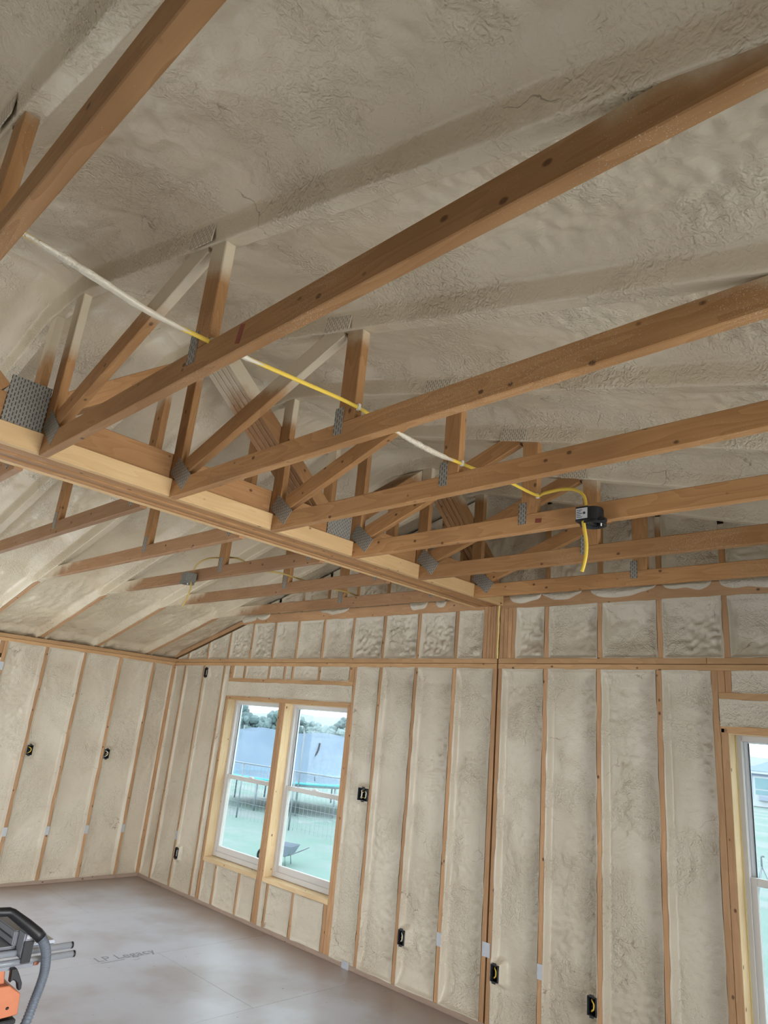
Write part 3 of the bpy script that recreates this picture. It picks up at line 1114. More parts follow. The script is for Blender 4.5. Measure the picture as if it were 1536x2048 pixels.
def truss_half(k, side):
    y0 = TY[k]
    yc = y0 + T2 / 2
    s = 1 if side == 'R' else -1
    mx = (lambda x: x) if side == 'R' else (lambda x: 9.01 - x)
    if side == 'R':
        lab = 'half truss on the black junction box side of the girder, %s' % ordl(k)
    else:
        lab = 'half truss between girder and long side wall, %s' % ordl(k)
    t = thing('roof_truss', lab, 'roof truss', (mx(4.65), yc, 2.725), 'half trusses beside the girder')
    zb, zt = 2.725, 2.814
    rn = random.Random(k * 7 + (1 if s > 0 else 2))
    xe = 7.72 if side == 'R' else 9.01 - 1.28
    board('bottom_chord', t, (mx(4.651), yc, (zb + zt) / 2), (mx(xe), yc, (zb + zt) / 2), zt - zb, T2, W_CHORD if side == 'R' else W_CHORD_L)
    xv = 5.875 if side == 'R' else 5.785
    ztop = lambda x: float(tcz(mx(x)))
    # heel vertical on the ledger, second vertical, diagonal
    skin = {'R': [(.05, -.03, -.06), (.10, .03, -.06), (.12, -.02, -.05), (.15, .07, .10), (.16, .02, .24), (.30, .10, .20), (.2, -.02, .1)],
            'L': [(.1, 0, 0), (.1, 0, 0), (.15, 0, 0), (.15, .05, .05), (.2, .05, .05), (.25, .1, .1), (.2, .1, .1)]}[side]
    sk = skin[min(k, 6)]
    board('vertical_web', t, (mx(4.657), yc, 2.826), (mx(4.657), yc, 3.60), 0.087, T2 - .001, W_TRUSS, up=(1, 0, 0))['coat'] = float(sk[0])
    board('vertical_web', t, (mx(xv), yc, zt), (mx(xv), yc, ztop(xv) + 0.03), 0.089, T2 - .001, W_TRUSS, up=(1, 0, 0))['coat'] = float(sk[1])
    board('diagonal_web', t, (mx(4.755), yc, 2.868), (mx(xv - 0.08), yc, ztop(xv) + .03), 0.089, T2 - .002, W_TRUSS)['coat'] = float(sk[2])
    # rafter
    xo = 9.02 if side == 'R' else -0.02
    n = Vector((s * 0.27, 0, 1)).normalized() * 0.0445
    board('top_chord', t, Vector((mx(4.52), yc, float(tcz(4.52)))) + n, Vector((xo, yc, 2.36 - .27 * .02)) + n, 0.089, T2, W_STUD)
    yf = y0 - 0.0016
    nail_plate(t, (mx(4.722), yf, 2.836), 0.176, 0.092, 'Y', PLATE, ang=s * 0.685, name='heel_plate')
    nail_plate(t, (mx(xv) - (0.034 if s > 0 else 0.004), yf, 2.820), 0.042, 0.108, 'Y', PLATE, name='web_plate')
    nail_plate(t, (mx(xv - 0.085), y0 - 0.0185, ztop(xv - .085) + 0.036), 0.155, 0.10, 'Y', PLATE_F, ang=s * 0.2, name='peak_plate')
    return t


RED = plain('red_paint', (0.24, 0.062, 0.035), .7, var=.45, scale=60)
for k in range(0, 7):
    tt = truss_half(k, 'R')
    if k == 5:
        nail_plate(tt, (6.100, TY[5] - .0004, 2.775), 0.022, 0.060, 'Y', RED, ang=.25, thick=.002, name='paint_mark')
    if k == 2:
        nail_plate(tt, (5.93, TY[2] - .0004, 2.772), 0.034, 0.022, 'Y', RED, ang=.1, thick=.002, name='paint_mark')
for k in range(0, 6):
    truss_half(k, 'L')

# ------------------------------------------------------------------ ceiling junction boxes


def jbox(name, label, x, y, zb, mat, sticker, mirror=1):
    t = thing(name, label, 'junction box', (x, y, zb))
    # round cup, open side down
    bm = bmesh.new()
    seg = 24
    prof = [(0.040, 0.078), (0.044, 0.070), (0.046, 0.014), (0.056, 0.010), (0.056, 0.0), (0.048, 0.0), (0.042, 0.006), (0.038, 0.060), (0.0, 0.062)]
    rings = []
    for r, z in prof:
        if r == 0:
            rings.append([bm.verts.new((0, 0, z))])
        else:
            rings.append([bm.verts.new((r * math.cos(2 * math.pi * i / seg), r * math.sin(2 * math.pi * i / seg), z)) for i in range(seg)])
    topc = bm.verts.new((0, 0, 0.078))
    for i in range(seg):
        bm.faces.new((topc, rings[0][i], rings[0][(i + 1) % seg]))
        for a, b_ in zip(rings[:-1], rings[1:]):
            if len(b_) == 1:
                bm.faces.new((a[i], b_[0], a[(i + 1) % seg]))
            else:
                bm.faces.new((a[i], b_[i], b_[(i + 1) % seg], a[(i + 1) % seg]))
    bmesh.ops.recalc_face_normals(bm, faces=bm.faces)
    me = bpy.data.meshes.new('cup')
    bm.to_mesh(me)
    bm.free()
    me.materials.append(mat)
    link(bpy.data.objects.new('cup', me), t)
    boxo('side_block', t, (x - .062 * mirror if mirror > 0 else x + .0, y - .046, zb + .012), (x - .002 if mirror > 0 else x + .062, y + .04, zb + .082), mat, .004)
    boxo('screw_lug', t, (x + .040, y - .03, zb + .004), (x + .068, y - .005, zb + .022), mat, .003)
    if sticker:
        boxo('sticker', t, (x - .058, y - .0475, zb + .024), (x - .004, y - .0462, zb + .072), STICKER)
        for i in range(5):
            boxo('print_line', t, (x - .055, y - .0482, zb + .030 + i * .008), (x - (.035 if i % 2 else .028), y - .0474, zb + .0325 + i * .008), INK)
        me = tube_mesh('print_dot', [(-.018, -.0482, .048), (-.018, -.0470, .048)], .006, INK, 12)
        link(bpy.data.objects.new('print_dot', me), t)
    me = tube_mesh('screw', [(.046, -.018, -.012), (.046, -.018, .006)], .003, WIRE_W, 6)
    link(bpy.data.objects.new('screw', me), t)
    return t


JY = TY[2] - 0.050
jb = jbox('junction_box', 'black round ceiling junction box with grey sticker and hanging yellow cable', 6.237, JY, 2.690, BLACK, True)
tube('cable_tail', jb, spline([(6.215, JY - .048, 2.700), (6.222, JY - .05, 2.66), (6.228, JY - .045, 2.60), (6.222, JY - .04, 2.54), (6.205, JY - .04, 2.478)], 6), .0052, YELLOW, 8, 1.7)
tube('copper_end', jb, spline([(6.188, JY, 2.69), (6.186, JY, 2.675), (6.190, JY, 2.665)], 3), .002, COPPER, 6)
jb2 = jbox('junction_box', 'dust-coated dark junction box on a chord beyond the girder', 2.868, JY, 2.690, DUSTBOX, False, -1)
tube('cable_tail', jb2, spline([(2.93, JY, 2.70), (2.935, JY, 2.64), (2.905, JY, 2.57), (2.86, JY, 2.515)], 6), .005, plain('dull_cable_sheath', (0.55, 0.38, 0.10), .5), 8, 1.5)
tube('copper_end', jb2, spline([(2.84, JY, 2.69), (2.838, JY, 2.675), (2.835, JY, 2.665)], 3), .0025, COPPER, 6)

# yellow cable stapled along the second row of verticals
cab_pts = [(5.925, -7.0, 2.85), (5.925, -5.0, 2.85), (5.925, -4.20, 2.848), (5.930, -3.95, 2.842), (5.930, -3.76, 2.826), (5.930, -3.61, 2.810), (5.928, -3.425, 2.814),
           (5.930, -3.29, 2.822), (5.930, -3.07, 2.839), (5.928, -2.82, 2.856), (5.930, -2.58, 2.840), (5.930, -2.37, 2.838), (5.928, -2.20, 2.852),
           (5.930, -2.0, 2.868), (5.930, -1.84, 2.884), (5.930, -1.62, 2.892), (5.97, -1.61, 2.897), (6.06, -1.615, 2.898), (6.14, -1.625, 2.878), (6.19, -1.635, 2.835), (6.205, -1.640, 2.765)]
cable = thing('cable', 'yellow electrical cable strung from truss to truss, crusted with foam in places', 'cable', (5.93, -3.0, 2.84))
tube('sheath', cable, spline(cab_pts, 8), .0050, YELLOW, 8, 1.6)


def sleeve(y0, y1, r):
    P = spline(cab_pts, 8)
    sel = [p for p in P if y0 <= p.y <= y1 and p.x < 5.95]
    n = len(sel)
    rad = [max(.004, r * math.sin(math.pi * (i + .5) / n) ** 0.45 * (0.85 + .3 * random.random())) for i in range(n)]
    tube('foam_crust', cable, [p + Vector((0, 0, -.001)) for p in sel], rad, FOAM_W, 10, 0.9)


sleeve(-4.0, -3.46, .0125)
sleeve(-3.36, -3.20, .009)
sleeve(-2.66, -2.24, .0125)
sleeve(-1.93, -1.80, .008)
for y, z in ((-2.80, 2.858), (-3.41, 2.816), (-2.19, 2.854), (-1.60, 2.894)):
    boxo('staple', cable, (5.921, y - .006, z - .012), (5.936, y + .006, z + .012), WIRE_W, .002)
c2 = thing('cable', 'dull yellow cable looping between the chords beyond the girder', 'cable', (3.25, -1.0, 2.84))
tube('sheath', c2, spline([(2.90, -1.62, 2.80), (2.92, -1.60, 2.86), (3.02, -1.57, 2.895), (3.14, -1.53, 2.895), (3.30, -1.50, 2.880), (3.29, -1.30, 2.85), (3.28, -1.05, 2.865), (3.28, -0.90, 2.86), (3.28, -0.6, 2.85), (3.28, -0.37, 2.86), (3.28, -0.15, 2.85), (3.28, 0.02, 2.86)], 6), .005, plain('dull_cable_sheath_b', (0.50, 0.36, 0.12), .5), 8, 1.5)

# ------------------------------------------------------------------ outlet boxes in the stud bays


def outlet_box(label, s, z, wall='B', gang=1, wire='loop', foamrim=False):
    w, hgt, dp = .056 * gang, .096, .06
    t = thing('outlet_box', label, 'outlet box', (s, 0, z) if wall == 'B' else (0, s, z), 'open outlet boxes in the stud bays')
    rotm = Matrix.Identity(4) if wall == 'B' else Matrix.Rotation(math.pi / 2, 4, 'Z')

    def add(name, me):
        o = bpy.data.objects.new(name, me)
        link(o, t)
        o.matrix_basis = rotm
        return o
    bm = bmesh.new()
    th = .0035
    for lo, hi in (((-w / 2, -.010, -hgt / 2), (-w / 2 + th, dp, hgt / 2)), ((w / 2 - th, -.010, -hgt / 2), (w / 2, dp, hgt / 2)),
                   ((-w / 2, -.010, -hgt / 2), (w / 2, dp, -hgt / 2 + th)), ((-w / 2, -.010, hgt / 2 - th), (w / 2, dp, hgt / 2)),
                   ((-w / 2, dp - .004, -hgt / 2), (w / 2, dp, hgt / 2)),
                   ((-.012, -.010, hgt / 2), (.012, -.004, hgt / 2 + .010)), ((-.012, -.010, -hgt / 2 - .010), (.012, -.004, -hgt / 2))):
        lo, hi = Vector(lo), Vector(hi)
        r = bmesh.ops.create_cube(bm, size=1.0)
        bmesh.ops.scale(bm, vec=hi - lo, verts=r['verts'])
        bmesh.ops.translate(bm, vec=(lo + hi) / 2, verts=r['verts'])
    me = bpy.data.meshes.new('shell')
    bm.to_mesh(me)
    bm.free()
    me.materials.append(DARKBOX)
    add('shell', me)
    for g in range(gang):
        ox = (g - (gang - 1) / 2) * .05
        pts = [(ox - .006, .05, .034), (ox - .008, .012, .028), (ox + .012, -.004, .014), (ox + .010, -.002, -.012), (ox - .006, .006, -.026), (ox - .010, .02, -.032)]
        add('wire_loop', tube_mesh('wire_loop', spline(pts, 5), .0048, YELLOW if wire == 'yellow' else WIRE_W, 8))
        pts = [(ox + .014, .05, .030), (ox + .016, .014, .018), (ox - .002, .004, .0), (ox + .004, .010, -.022), (ox + .012, .03, -.03)]
        add('wire_loop', tube_mesh('wire_loop', spline(pts, 5), .0030, YELLOW if wire != 'yellow' else BLACK, 8))
    return t


outlet_box('open box with yellow wire on the side wall, far from the corner', -1.436, 1.247, 'L', 1, 'yellow')
outlet_box('open box with pale wire on the side wall, close to the corner', -0.626, 1.243, 'L', 1, 'white')
outlet_box('dark open box high up beneath the top plate near the corner', 0.711, 2.193, 'B', 1, 'none')
outlet_box('dark open box low in the bay between corner and double window', 0.711, 0.353, 'B', 1, 'none')
outlet_box('double-gang open box at switch height beside the double window', 3.354, 1.247, 'B', 2, 'white')
outlet_box('open box with white wire low in the wall, second bay past the window', 3.878, 0.344, 'B', 1, 'white')
outlet_box('open box with yellow wire low beside the studs beneath the girder', 4.694, 0.336, 'B', 1, 'yellow')
outlet_box('open box with yellow wire at the bottom edge of the view', 5.373, 0.353, 'B', 1, 'yellow')

# ------------------------------------------------------------------ vent chute left in the foam near the ridge
vent = thing('vent_box', 'small square wood-framed vent opening in the foam near the ridge', 'vent opening', (4.34, -0.83, 3.50))
WD = wood('vent_lumber', (0.30, 0.17, 0.09), (0.20, 0.10, 0.05))
for nm, lo, hi in (('frame_side', (4.22, -.90, 3.47), (4.235, -.74, 3.60)), ('frame_side', (4.375, -.90, 3.47), (4.39, -.74, 3.60)),
                   ('frame_side', (4.235, -.755, 3.47), (4.375, -.74, 3.60)), ('frame_side', (4.235, -.90, 3.47), (4.375, -.885, 3.50))):
    boxo(nm, vent, lo, hi, WD)
boxo('opening_shade', vent, (4.235, -.775, 3.49), (4.375, -.7555, 3.60), INK)  # ink-dark sheet stands in for the shade inside the opening

# ------------------------------------------------------------------ saw on its stand at the lower corner
# local x: along the gable direction (+Y), local y: away from the camera (-X), z up
SM = Matrix(((0, -1, 0, 4.36), (1, 0, 0, -2.92), (0, 0, 1, 0), (0, 0, 0, 1)))
saw = bpy.data.objects.new('table_saw', None)
saw.matrix_world = SM
link(saw)
tag(saw, 'orange and grey table saw with a ribbed grey dust hose', 'table saw')
ORANGE = plain('orange_enamel', (0.50, 0.165, 0.075), 0.42, var=.08)
GREYC = plain('grey_casting', (0.20, 0.21, 0.235), 0.45, .2, var=.08)
ALU = plain('brushed_aluminium', (0.52, 0.56, 0.62), 0.32, .6, var=.05)
HOSE = plain('grey_hose', (0.12, 0.14, 0.17), 0.5)


def sbox(name, lo, hi, mat, bev=.004, parent=saw, rot=None):
    lo, hi = Vector(lo), Vector(hi)
    bm = bmesh.new()
    bmesh.ops.create_cube(bm, size=1.0)
    bmesh.ops.scale(bm, vec=hi - lo, verts=bm.verts)
    if bev:
        bmesh.ops.bevel(bm, geom=list(bm.edges), offset=bev, segments=2, affect='EDGES')
    me = bpy.data.meshes.new(name)
    bm.to_mesh(me)
    bm.free()
    me.materials.append(mat)
    o = bpy.data.objects.new(name, me)
    link(o, parent)
    o.location = (lo + hi) / 2
    if rot:
        o.rotation_euler = rot
    return o


def sprism(name, poly, y0, y1, mat, parent=saw):
    n = len(poly)
    vs = [(x, y0, z) for x, z in poly] + [(x, y1, z) for x, z in poly]
    fs = [tuple(range(n)), tuple(range(2 * n - 1, n - 1, -1))] + [(i, i + n, (i + 1) % n + n, (i + 1) % n) for i in range(n)]
    me = mesh_from(name, vs, fs, mat)
    bm = bmesh.new()
    bm.from_mesh(me)
    bmesh.ops.recalc_face_normals(bm, faces=bm.faces)
    bmesh.ops.bevel(bm, geom=list(bm.edges), offset=.003, segments=1, affect='EDGES')
    bm.to_mesh(me)
    bm.free()
    o = bpy.data.objects.new(name, me)
    link(o, parent)
    return o


tbl = sbox('table_top', (-.62, .02, .755), (-.01, .62, .780), GREYC)
sbox('extension_table', (.032, .012, .768), (.142, .56, .784), ALU)
for i, (z, yr, xe) in enumerate(((.760, -.004, .208), (.738, -.044, .204))):
    me = tube_mesh('fence_rail', [(-.62, yr, z), (xe, yr, z)], .0125, ALU, 14)
    r = link(bpy.data.objects.new('fence_rail', me), saw)
    me = tube_mesh('rail_cap', [(xe - .002, yr, z), (xe + .006, yr, z)], .0130, BLACK, 14)
    link(bpy.data.objects.new('rail_cap', me), r)
fen = sbox('rip_fence', (-.036, .012, .782), (.022, .62, .838), GREYC, .004)
sbox('fence_groove', (-.0375, .03, .806), (-.0355, .60, .812), BLACK, 0)
sbox('fence_head', (-.020, -.058, .748), (.022, .012, .846), GREYC, .006)
sbox('fence_clamp', (-.018, -.063, .735), (.020, -.056, .815), BLACK, .002)
sbox('fence_window', (-.013, -.065, .824), (.015, -.056, .838), STICKER, .001)
sbox('front_trim', (-.60, -.062, .718), (.040, -.020, .737), GREYC, .004)
sbox('trim_cap', (.034, -.058, .720), (.060, -.024, .736), plain('red_end_cap', (0.45, 0.16, 0.10), .5), .003)
sprism('cabinet', [(-.60, .718), (-.062, .718), (-.048, .62), (-.055, .50), (-.60, .50)], -.04, .45, ORANGE)
sprism('motor_cover', [(-.20, .672), (-.045, .668), (-.020, .650), (.004, .634), (.010, .560), (-.20, .548)], -.075, .16, ORANGE)
sbox('skid_plate', (-.22, -.080, .530), (.006, .20, .548), BLACK, .003)
sprism('bevel_lever', [(-.056, .730), (-.036, .730), (-.024, .712), (-.002, .672), (-.001, .650), (-.012, .648), (-.022, .676), (-.040, .690), (-.052, .680)], -.085, -.062, BLACK)
sbox('knob_hole', (-.042, -.0775, .585), (-.030, -.0735, .595), BLACK, .002)
# dust tube and hose
me = tube_mesh('dust_elbow', [Vector(p) for p in ((-.60, .06, .935), (-.20, -.03, .930), (-.100, -.04, .926), (-.086, -.045, .920), (-.03, -.075, .880), (.012, -.098, .848), (.028, -.104, .832))], [.015, .016, .017, .018, .021, .022, .022], BLACK, 14)
link(bpy.data.objects.new('dust_elbow', me), saw)
hp = spline([(.022, -.102, .838), (.040, -.108, .815), (.056, -.11, .780), (.064, -.11, .740), (.066, -.11, .705), (.060, -.11, .660), (.050, -.11, .615), (.034, -.11, .540), (.0, -.10, .42), (-.05, -.06, .25), (-.10, .02, .12), (-.16, .12, .05), (-.3, .3, .03)], 26)
hr = [.0180 + .0018 * math.sin(i * 1.75) for i in range(len(hp))]
me = tube_mesh('dust_hose', hp, hr, HOSE, 14)
link(bpy.data.objects.new('dust_hose', me), saw)
for sx, sy in ((-.54, .04), (-.10, .04), (-.54, .40), (-.10, .40)):
    dx = -.10 if sx < -.3 else .06
    dyy = -.08 if sy < .2 else .10
    me = tube_mesh('stand_leg', [(sx, sy, .50), (sx + dx, sy + dyy, .015)], .016, ALU, 10)
    lg = link(bpy.data.objects.new('stand_leg', me), saw)
    me = tube_mesh('rubber_foot', [(sx + dx, sy + dyy, .03), (sx + dx, sy + dyy, .0)], .02, BLACK, 10)
    link(bpy.data.objects.new('rubber_foot', me), lg)
sbox('stand_crossbar', (-.56, .03, .47), (-.08, .06, .498), ALU, .003)

# ------------------------------------------------------------------ outdoors
GRASS, nt, b = mat_new('mown_grass')
geo = N(nt, 'ShaderNodeNewGeometry')
p = geo.outputs['Position']
c = mix_c(nt, maprange(nt, noise(nt, p, 0.7, 5.0, .6), .35, .65), (0.155, 0.245, 0.215), (0.20, 0.255, 0.245))
c = mix_c(nt, maprange(nt, noise(nt, vmul(nt, p, (.25, .5, 1)), 1.0, 3.0), .50, .62, 0, .8), c, (0.27, 0.28, 0.29))
c = mix_c(nt, maprange(nt, noise(nt, p, 9.0, 3.0), .3, .7, 0, .4), c, (0.145, 0.22, 0.195))
nt.links.new(c, b.inputs['Base Color'])
b.inputs['Roughness'].default_value = .9
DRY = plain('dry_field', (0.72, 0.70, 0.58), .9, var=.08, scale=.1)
LEAF = plain('hazy_foliage', (0.156, 0.216, 0.222), .9, var=.35, scale=.8)  # washed-out haze of the bright view is put into both foliage colours
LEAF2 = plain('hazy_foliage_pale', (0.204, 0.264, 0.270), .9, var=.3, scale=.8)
BARK = plain('bark', (0.30, 0.28, 0.27), .9)
NET = plain('trampoline_net', (0.40, 0.50, 0.68), .8, var=.05, scale=3)
PAD = plain('trampoline_pad', (0.090, 0.432, 0.480), .5)
STEEL = plain('galvanised_tube', (0.252, 0.276, 0.312), .4, .3)


def ground_z(x, y):
    return -0.80 - 0.011 * np.clip(y, 0, 200) + 0.06 * (fbm(x * .3, y * .3, 77, 2) - .5)


gxs = np.concatenate([np.linspace(-120, -25, 30), np.linspace(-24, 14, 90), np.linspace(15, 90, 24)])
gys = np.concatenate([np.linspace(-20, 0, 8), np.linspace(.16, 22, 80), np.linspace(23, 110, 40)])
x, y = np.meshgrid(gxs, gys, indexing='ij')
lawn = bpy.data.objects.new('lawn', grid_mesh('lawn', np.stack([x, y, ground_z(x, y)], -1), GRASS))
link(lawn)
tag(lawn, 'patchy green lawn sloping away outside the windows', kind='structure')
# far hills
Xh = np.linspace(-320, 200, 120)
Th = np.linspace(0, 1, 14)
x, t = np.meshgrid(Xh, Th, indexing='ij')
yy = 110 + t * 140
hz = -2.2 + t * 2.5 + sstep(.2, 1, t) * (0.5 + 5 * fbm(x * .012, x * 0, 91, 3) + 1.5 * fbm(x * .05, t * 3, 92, 2))
hills = bpy.data.objects.new('hills', grid_mesh('hills', np.stack([x, yy, hz], -1), plain('hazy_hills', (0.252, 0.276, 0.288), .9, var=.06, scale=.03)))  # distance haze is mixed into the hill colour
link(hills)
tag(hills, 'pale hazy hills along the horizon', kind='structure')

# trampoline with its net, seen through the double window
tr = thing('trampoline', 'large trampoline with blue net and turquoise pad behind the double window', 'trampoline', (-11.25, 11.6, float(ground_z(np.array(-11.25), np.array(11.6)))))
tz = tr.location.z
TZ = 0.0 - tz
TR = 2.4


def ringpts(r, z, n=48):
    return [(r * math.cos(2 * math.pi * i / n), r * math.sin(2 * math.pi * i / n), z) for i in range(n + 1)]


link(bpy.data.objects.new('frame_ring', tube_mesh('frame_ring', ringpts(TR, TZ - .05), .035, STEEL, 8)), tr)
vs, fs = [], []
n = 48
for i in range(n):
    a = 2 * math.pi * i / n
    for r, z in ((TR + .06, TZ - .03), (TR + .06, TZ + .03), (TR - .30, TZ + .03), (TR - .30, TZ - .01)):
        vs.append((r * math.cos(a), r * math.sin(a), z))
for i in range(n):
    j = (i + 1) % n
    for q in range(4):
        fs.append((i * 4 + q, j * 4 + q, j * 4 + (q + 1) % 4, i * 4 + (q + 1) % 4))
link(bpy.data.objects.new('safety_pad', mesh_from('safety_pad', vs, fs, PAD, True)), tr)
vs = [(0, 0, TZ)] + [((TR - .3) * math.cos(2 * math.pi * i / n), (TR - .3) * math.sin(2 * math.pi * i / n), TZ) for i in range(n)]
link(bpy.data.objects.new('jumping_mat', mesh_from('jumping_mat', vs, [(0, 1 + i, 1 + (i + 1) % n) for i in range(n)], BLACK)), tr)
NETM, nt, b = mat_new('enclosure_netting')
b.inputs['Base Color'].default_value = (0.29, 0.37, 0.50, 1)
b.inputs['Roughness'].default_value = .9
_t = N(nt, 'ShaderNodeBsdfTransparent')
_m = N(nt, 'ShaderNodeMixShader')
_m.inputs[0].default_value = .72
nt.links.new(_t.outputs[0], _m.inputs[1])
nt.links.new(b.outputs[0], _m.inputs[2])
nt.links.new(_m.outputs[0], nt.nodes['Material Output'].inputs[0])
A = np.linspace(0, 2 * math.pi, 73)
Zt = np.linspace(0, 1, 10)
a, t = np.meshgrid(A, Zt, indexing='ij')
rr = (TR - .06) - .12 * np.sin(t * math.pi) * (0.5 + .5 * np.cos(a * 6))
zz = TZ + .03 + t * (1.42 - .10 * (0.5 + .5 * np.cos(a * 6 + math.pi)))
link(bpy.data.objects.new('enclosure_net', grid_mesh('enclosure_net', np.stack([rr * np.cos(a), rr * np.sin(a), zz], -1), NETM)), tr)
for i in range(6):
    an = 2 * math.pi * i / 6 + .35
    cx_, sx_ = math.cos(an), math.sin(an)
    link(bpy.data.objects.new('net_pole', tube_mesh('net_pole', [(TR * 1.02 * cx_, TR * 1.02 * sx_, 0), (TR * 1.02 * cx_, TR * 1.02 * sx_, TZ + 1.48)], .024, STEEL, 8)), tr)
    link(bpy.data.objects.new('leg', tube_mesh('leg', [((TR - .02) * math.cos(an + .5), (TR - .02) * math.sin(an + .5), TZ - .05), ((TR - .02) * math.cos(an + .5), (TR - .02) * math.sin(an + .5), 0.02)], .03, STEEL, 8)), tr)
# entrance flap with its zip hanging in the net
for nm_, pp_, rr_ in (('net_strap', [(2.10, -1.10, TZ + 1.20), (2.07, -1.12, TZ + .98), (2.00, -1.16, TZ + .80), (1.98, -1.18, TZ + .70)], .03),
                      ('net_strap', [(1.98, -1.18, TZ + .72), (1.90, -1.26, TZ + .35)], .012), ('net_strap', [(1.98, -1.18, TZ + .72), (2.06, -1.10, TZ + .10)], .012)):
    link(bpy.data.objects.new(nm_, tube_mesh(nm_, spline(pp_, 4), rr_, BLACK, 6)), tr)

# wire fence between lawn and yard
fence = thing('wire_fence', 'low wire mesh fence with metal posts in front of the trampoline', 'fence', (-8.0, 8.0, -0.88))
fp = [(-13.5, 7.6), (-11.4, 7.75), (-9.3, 7.9), (-7.2, 8.05), (-5.1, 8.2), (-3.0, 8.35)]
fo = Vector(fence.location)
for x_, y_ in fp:
    z_ = float(ground_z(np.array(x_), np.array(y_)))
    link(bpy.data.objects.new('post', tube_mesh('post', [Vector((x_, y_, z_)) - fo, Vector((x_, y_, z_ + 1.42)) - fo], .022, STEEL, 8)), fence)
link(bpy.data.objects.new('top_rail', tube_mesh('top_rail', [Vector((fp[0][0], fp[0][1], .53)) - fo, Vector((fp[-1][0], fp[-1][1], .53)) - fo], .018, STEEL, 8)), fence)
vs, fs = [], []


def strand(a, c, r=.0035):
    a, c = Vector(a) - fo, Vector(c) - fo
    d = (c - a).normalized()
    u = d.cross(Vector((0, 1, 0)))
    if u.length < .1:
        u = Vector((1, 0, 0))
    u.normalize()
    v = d.cross(u)
    i0 = len(vs)
    for q in (a, c):
        for k in range(3):
            vs.append(q + u * r * math.cos(k * 2.094) + v * r * math.sin(k * 2.094))
    for k in range(3):
        j = (k + 1) % 3
        fs.append((i0 + k, i0 + j, i0 + 3 + j, i0 + 3 + k))


for i in range(0, 70):
    x_ = -13.5 + i * .15
    y_ = 7.6 + (x_ + 13.5) / 10.5 * .75
    strand((x_, y_, -.88), (x_, y_, .50))
for i in range(9):
    z_ = -.80 + i * .16
    strand((-13.5, 7.6, z_), (-3.0, 8.35, z_))
wm = link(bpy.data.objects.new('wire_mesh', mesh_from('wire_mesh', vs, fs, STEEL)), fence)
wm['kind'] = 'stuff'

# trees behind the yard


def tree(label, x_, y_, h, w, mat, sd):
    z_ = float(ground_z(np.array(x_), np.array(min(y_, 105))))
    t = thing('tree', label, 'tree', (x_, y_, z_), 'trees beyond the yard')
    rn = random.Random(sd)
    link(bpy.data.objects.new('trunk', tube_mesh('trunk', [(0, 0, 0), (.05 * w, 0, h * .3), (0, 0, h * .6)], [.05 * w, .04 * w, .02 * w], BARK, 7)), t)
    bm = bmesh.new()
    for i in range(70):
        a, rr_ = rn.uniform(0, 6.283), math.sqrt(rn.random()) * w * .5
        zc = h * (.35 + .5 * rn.random()) * (1 - .25 * (rr_ / (w * .5)) ** 2)
        r = w * rn.uniform(.07, .14)
        m = bmesh.ops.create_icosphere(bm, subdivisions=2, radius=r)
        for v in m['verts']:
            v.co = v.co * (0.8 + .4 * rn.random()) + Vector((rr_ * math.cos(a), rr_ * math.sin(a), zc))
    me = bpy.data.meshes.new('crown')
    bm.to_mesh(me)
    bm.free()
    me.materials.append(mat)
    link(bpy.data.objects.new('crown', me), t)


tdat = []
for i in range(8):
    an = math.radians(147.0 - 1.75 * i)
    R_ = 52 if i % 2 else 60
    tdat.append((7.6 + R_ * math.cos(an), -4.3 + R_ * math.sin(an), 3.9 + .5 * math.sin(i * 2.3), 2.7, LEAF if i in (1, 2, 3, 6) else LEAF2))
tl = ['hazy tree beyond the trampoline, %s in the row from the far window half' % o for o in ('first', 'second', 'third', 'fourth', 'fifth', 'sixth', 'seventh', 'last')]
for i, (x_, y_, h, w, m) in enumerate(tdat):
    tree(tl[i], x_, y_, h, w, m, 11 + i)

# neighbour's house seen through the single window
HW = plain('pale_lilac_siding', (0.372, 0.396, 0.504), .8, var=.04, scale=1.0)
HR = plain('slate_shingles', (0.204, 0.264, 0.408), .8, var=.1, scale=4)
HT = plain('house_trim', (0.510, 0.528, 0.552), .6)
gz0 = -1.45
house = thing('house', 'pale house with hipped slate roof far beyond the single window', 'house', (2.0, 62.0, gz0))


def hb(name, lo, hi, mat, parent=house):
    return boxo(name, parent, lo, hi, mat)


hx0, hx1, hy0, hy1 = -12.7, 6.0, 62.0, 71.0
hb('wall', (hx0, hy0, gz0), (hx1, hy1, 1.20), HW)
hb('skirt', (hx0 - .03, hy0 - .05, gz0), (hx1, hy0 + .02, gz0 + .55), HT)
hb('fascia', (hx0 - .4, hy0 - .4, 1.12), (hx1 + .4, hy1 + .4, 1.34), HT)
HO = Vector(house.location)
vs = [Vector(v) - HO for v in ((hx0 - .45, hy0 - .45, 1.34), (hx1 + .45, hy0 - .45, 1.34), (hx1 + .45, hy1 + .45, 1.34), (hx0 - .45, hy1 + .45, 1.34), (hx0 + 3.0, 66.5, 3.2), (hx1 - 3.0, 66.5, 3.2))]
link(bpy.data.objects.new('roof', mesh_from('roof', vs, [(0, 1, 5, 4), (1, 2, 5), (2, 3, 4, 5), (3, 0, 4), (3, 2, 1, 0)], HR)), house)
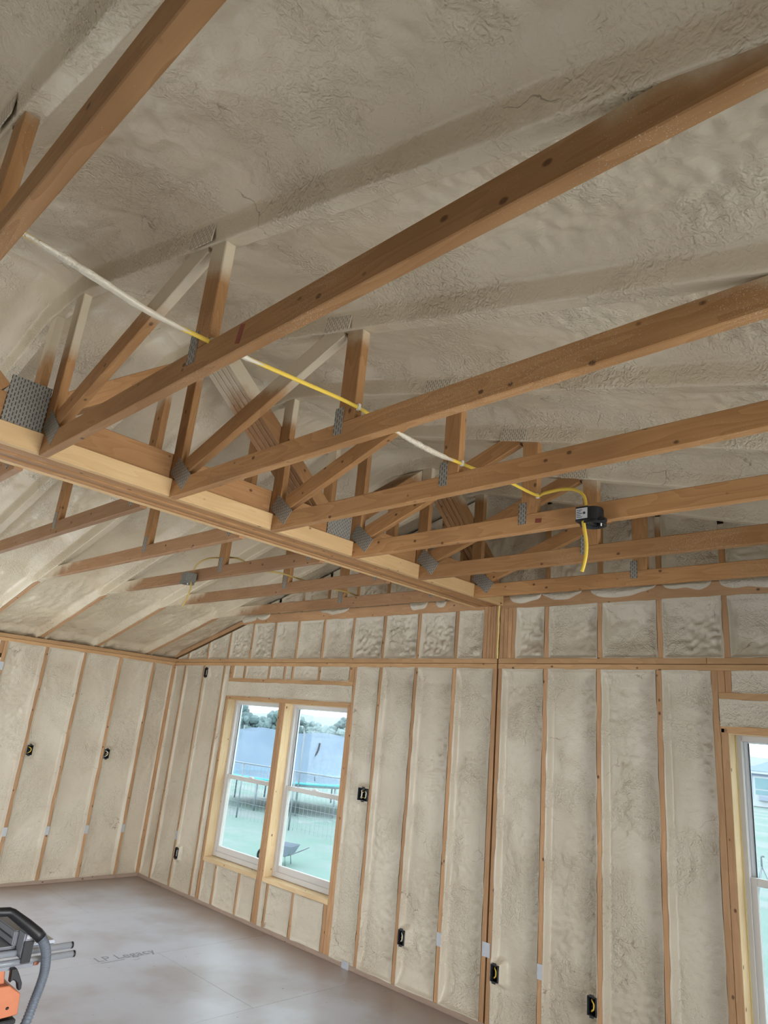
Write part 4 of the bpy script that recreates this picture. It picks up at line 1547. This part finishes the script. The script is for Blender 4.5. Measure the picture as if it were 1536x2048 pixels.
for wx in (-11.55, -7.2, -3.0):
    wq = hb('window', (wx - .85, hy0 - .06, -1.0), (wx + .85, hy0 + .02, .92), HT)
    for za, zb_ in ((-.06, .78), (-.52, -.16)):
        o = boxo('pane', house, (wx - .68, hy0 - .09, za), (wx + .68, hy0 - .05, zb_), plain('house_pane', (0.228, 0.348, 0.396), .2))
    o = boxo('air_conditioner', house, (wx - .40, hy0 - .30, -.95), (wx + .40, hy0 - .05, -.58), plain('ac_grille', (0.330, 0.360, 0.450), .6))
# small tripod sprinkler on the grass outside the single window
spr = thing('tripod_sprinkler', 'small metal tripod sprinkler on the grass outside the single window', 'sprinkler', (2.6, 12.5, float(ground_z(np.array(2.6), np.array(12.5)))))
for i in range(3):
    an = i * 2.094 + .4
    link(bpy.data.objects.new('leg', tube_mesh('leg', [(0, 0, .75), (.32 * math.cos(an), .32 * math.sin(an), 0)], .014, STEEL, 6)), spr)
link(bpy.data.objects.new('head', tube_mesh('head', [(0, 0, .70), (0, 0, .92), (.05, 0, .95)], [.018, .018, .03], STEEL, 8)), spr)
# wheelbarrow parked on the lawn below the double window
whb = thing('wheelbarrow', 'upturned blue wheelbarrow with pale handles on the lawn beneath the double window', 'wheelbarrow', (-3.75, 5.05, float(ground_z(np.array(-3.75), np.array(5.05)))))
whb.rotation_euler = (0, 0, .5)
whb.scale = (.6, .6, .6)
link(bpy.data.objects.new('tray', mesh_from('tray', [(-.35, -.3, .30), (.35, -.3, .30), (.35, .3, .30), (-.35, .3, .30), (-.52, -.38, .62), (.5, -.38, .58), (.5, .38, .58), (-.52, .38, .62)], [(0, 1, 2, 3), (0, 4, 5, 1), (1, 5, 6, 2), (2, 6, 7, 3), (3, 7, 4, 0)], plain('blue_grey_tray', (0.216, 0.252, 0.312), .5))), whb)
for s_ in (-1, 1):
    link(bpy.data.objects.new('handle', tube_mesh('handle', spline([(-.45, .12 * s_, .2), (.3, .25 * s_, .30), (.85, .30 * s_, .55)], 4), .018, STEEL, 8)), whb)
    link(bpy.data.objects.new('leg', tube_mesh('leg', [(.25, .24 * s_, .3), (.3, .24 * s_, 0)], .015, STEEL, 6)), whb)
wheel = tube_mesh('wheel', [(-.6 + .18 * math.cos(q * .2618), 0, .18 + .18 * math.sin(q * .2618)) for q in range(25)], .04, BLACK, 8)
link(bpy.data.objects.new('wheel', wheel), whb)
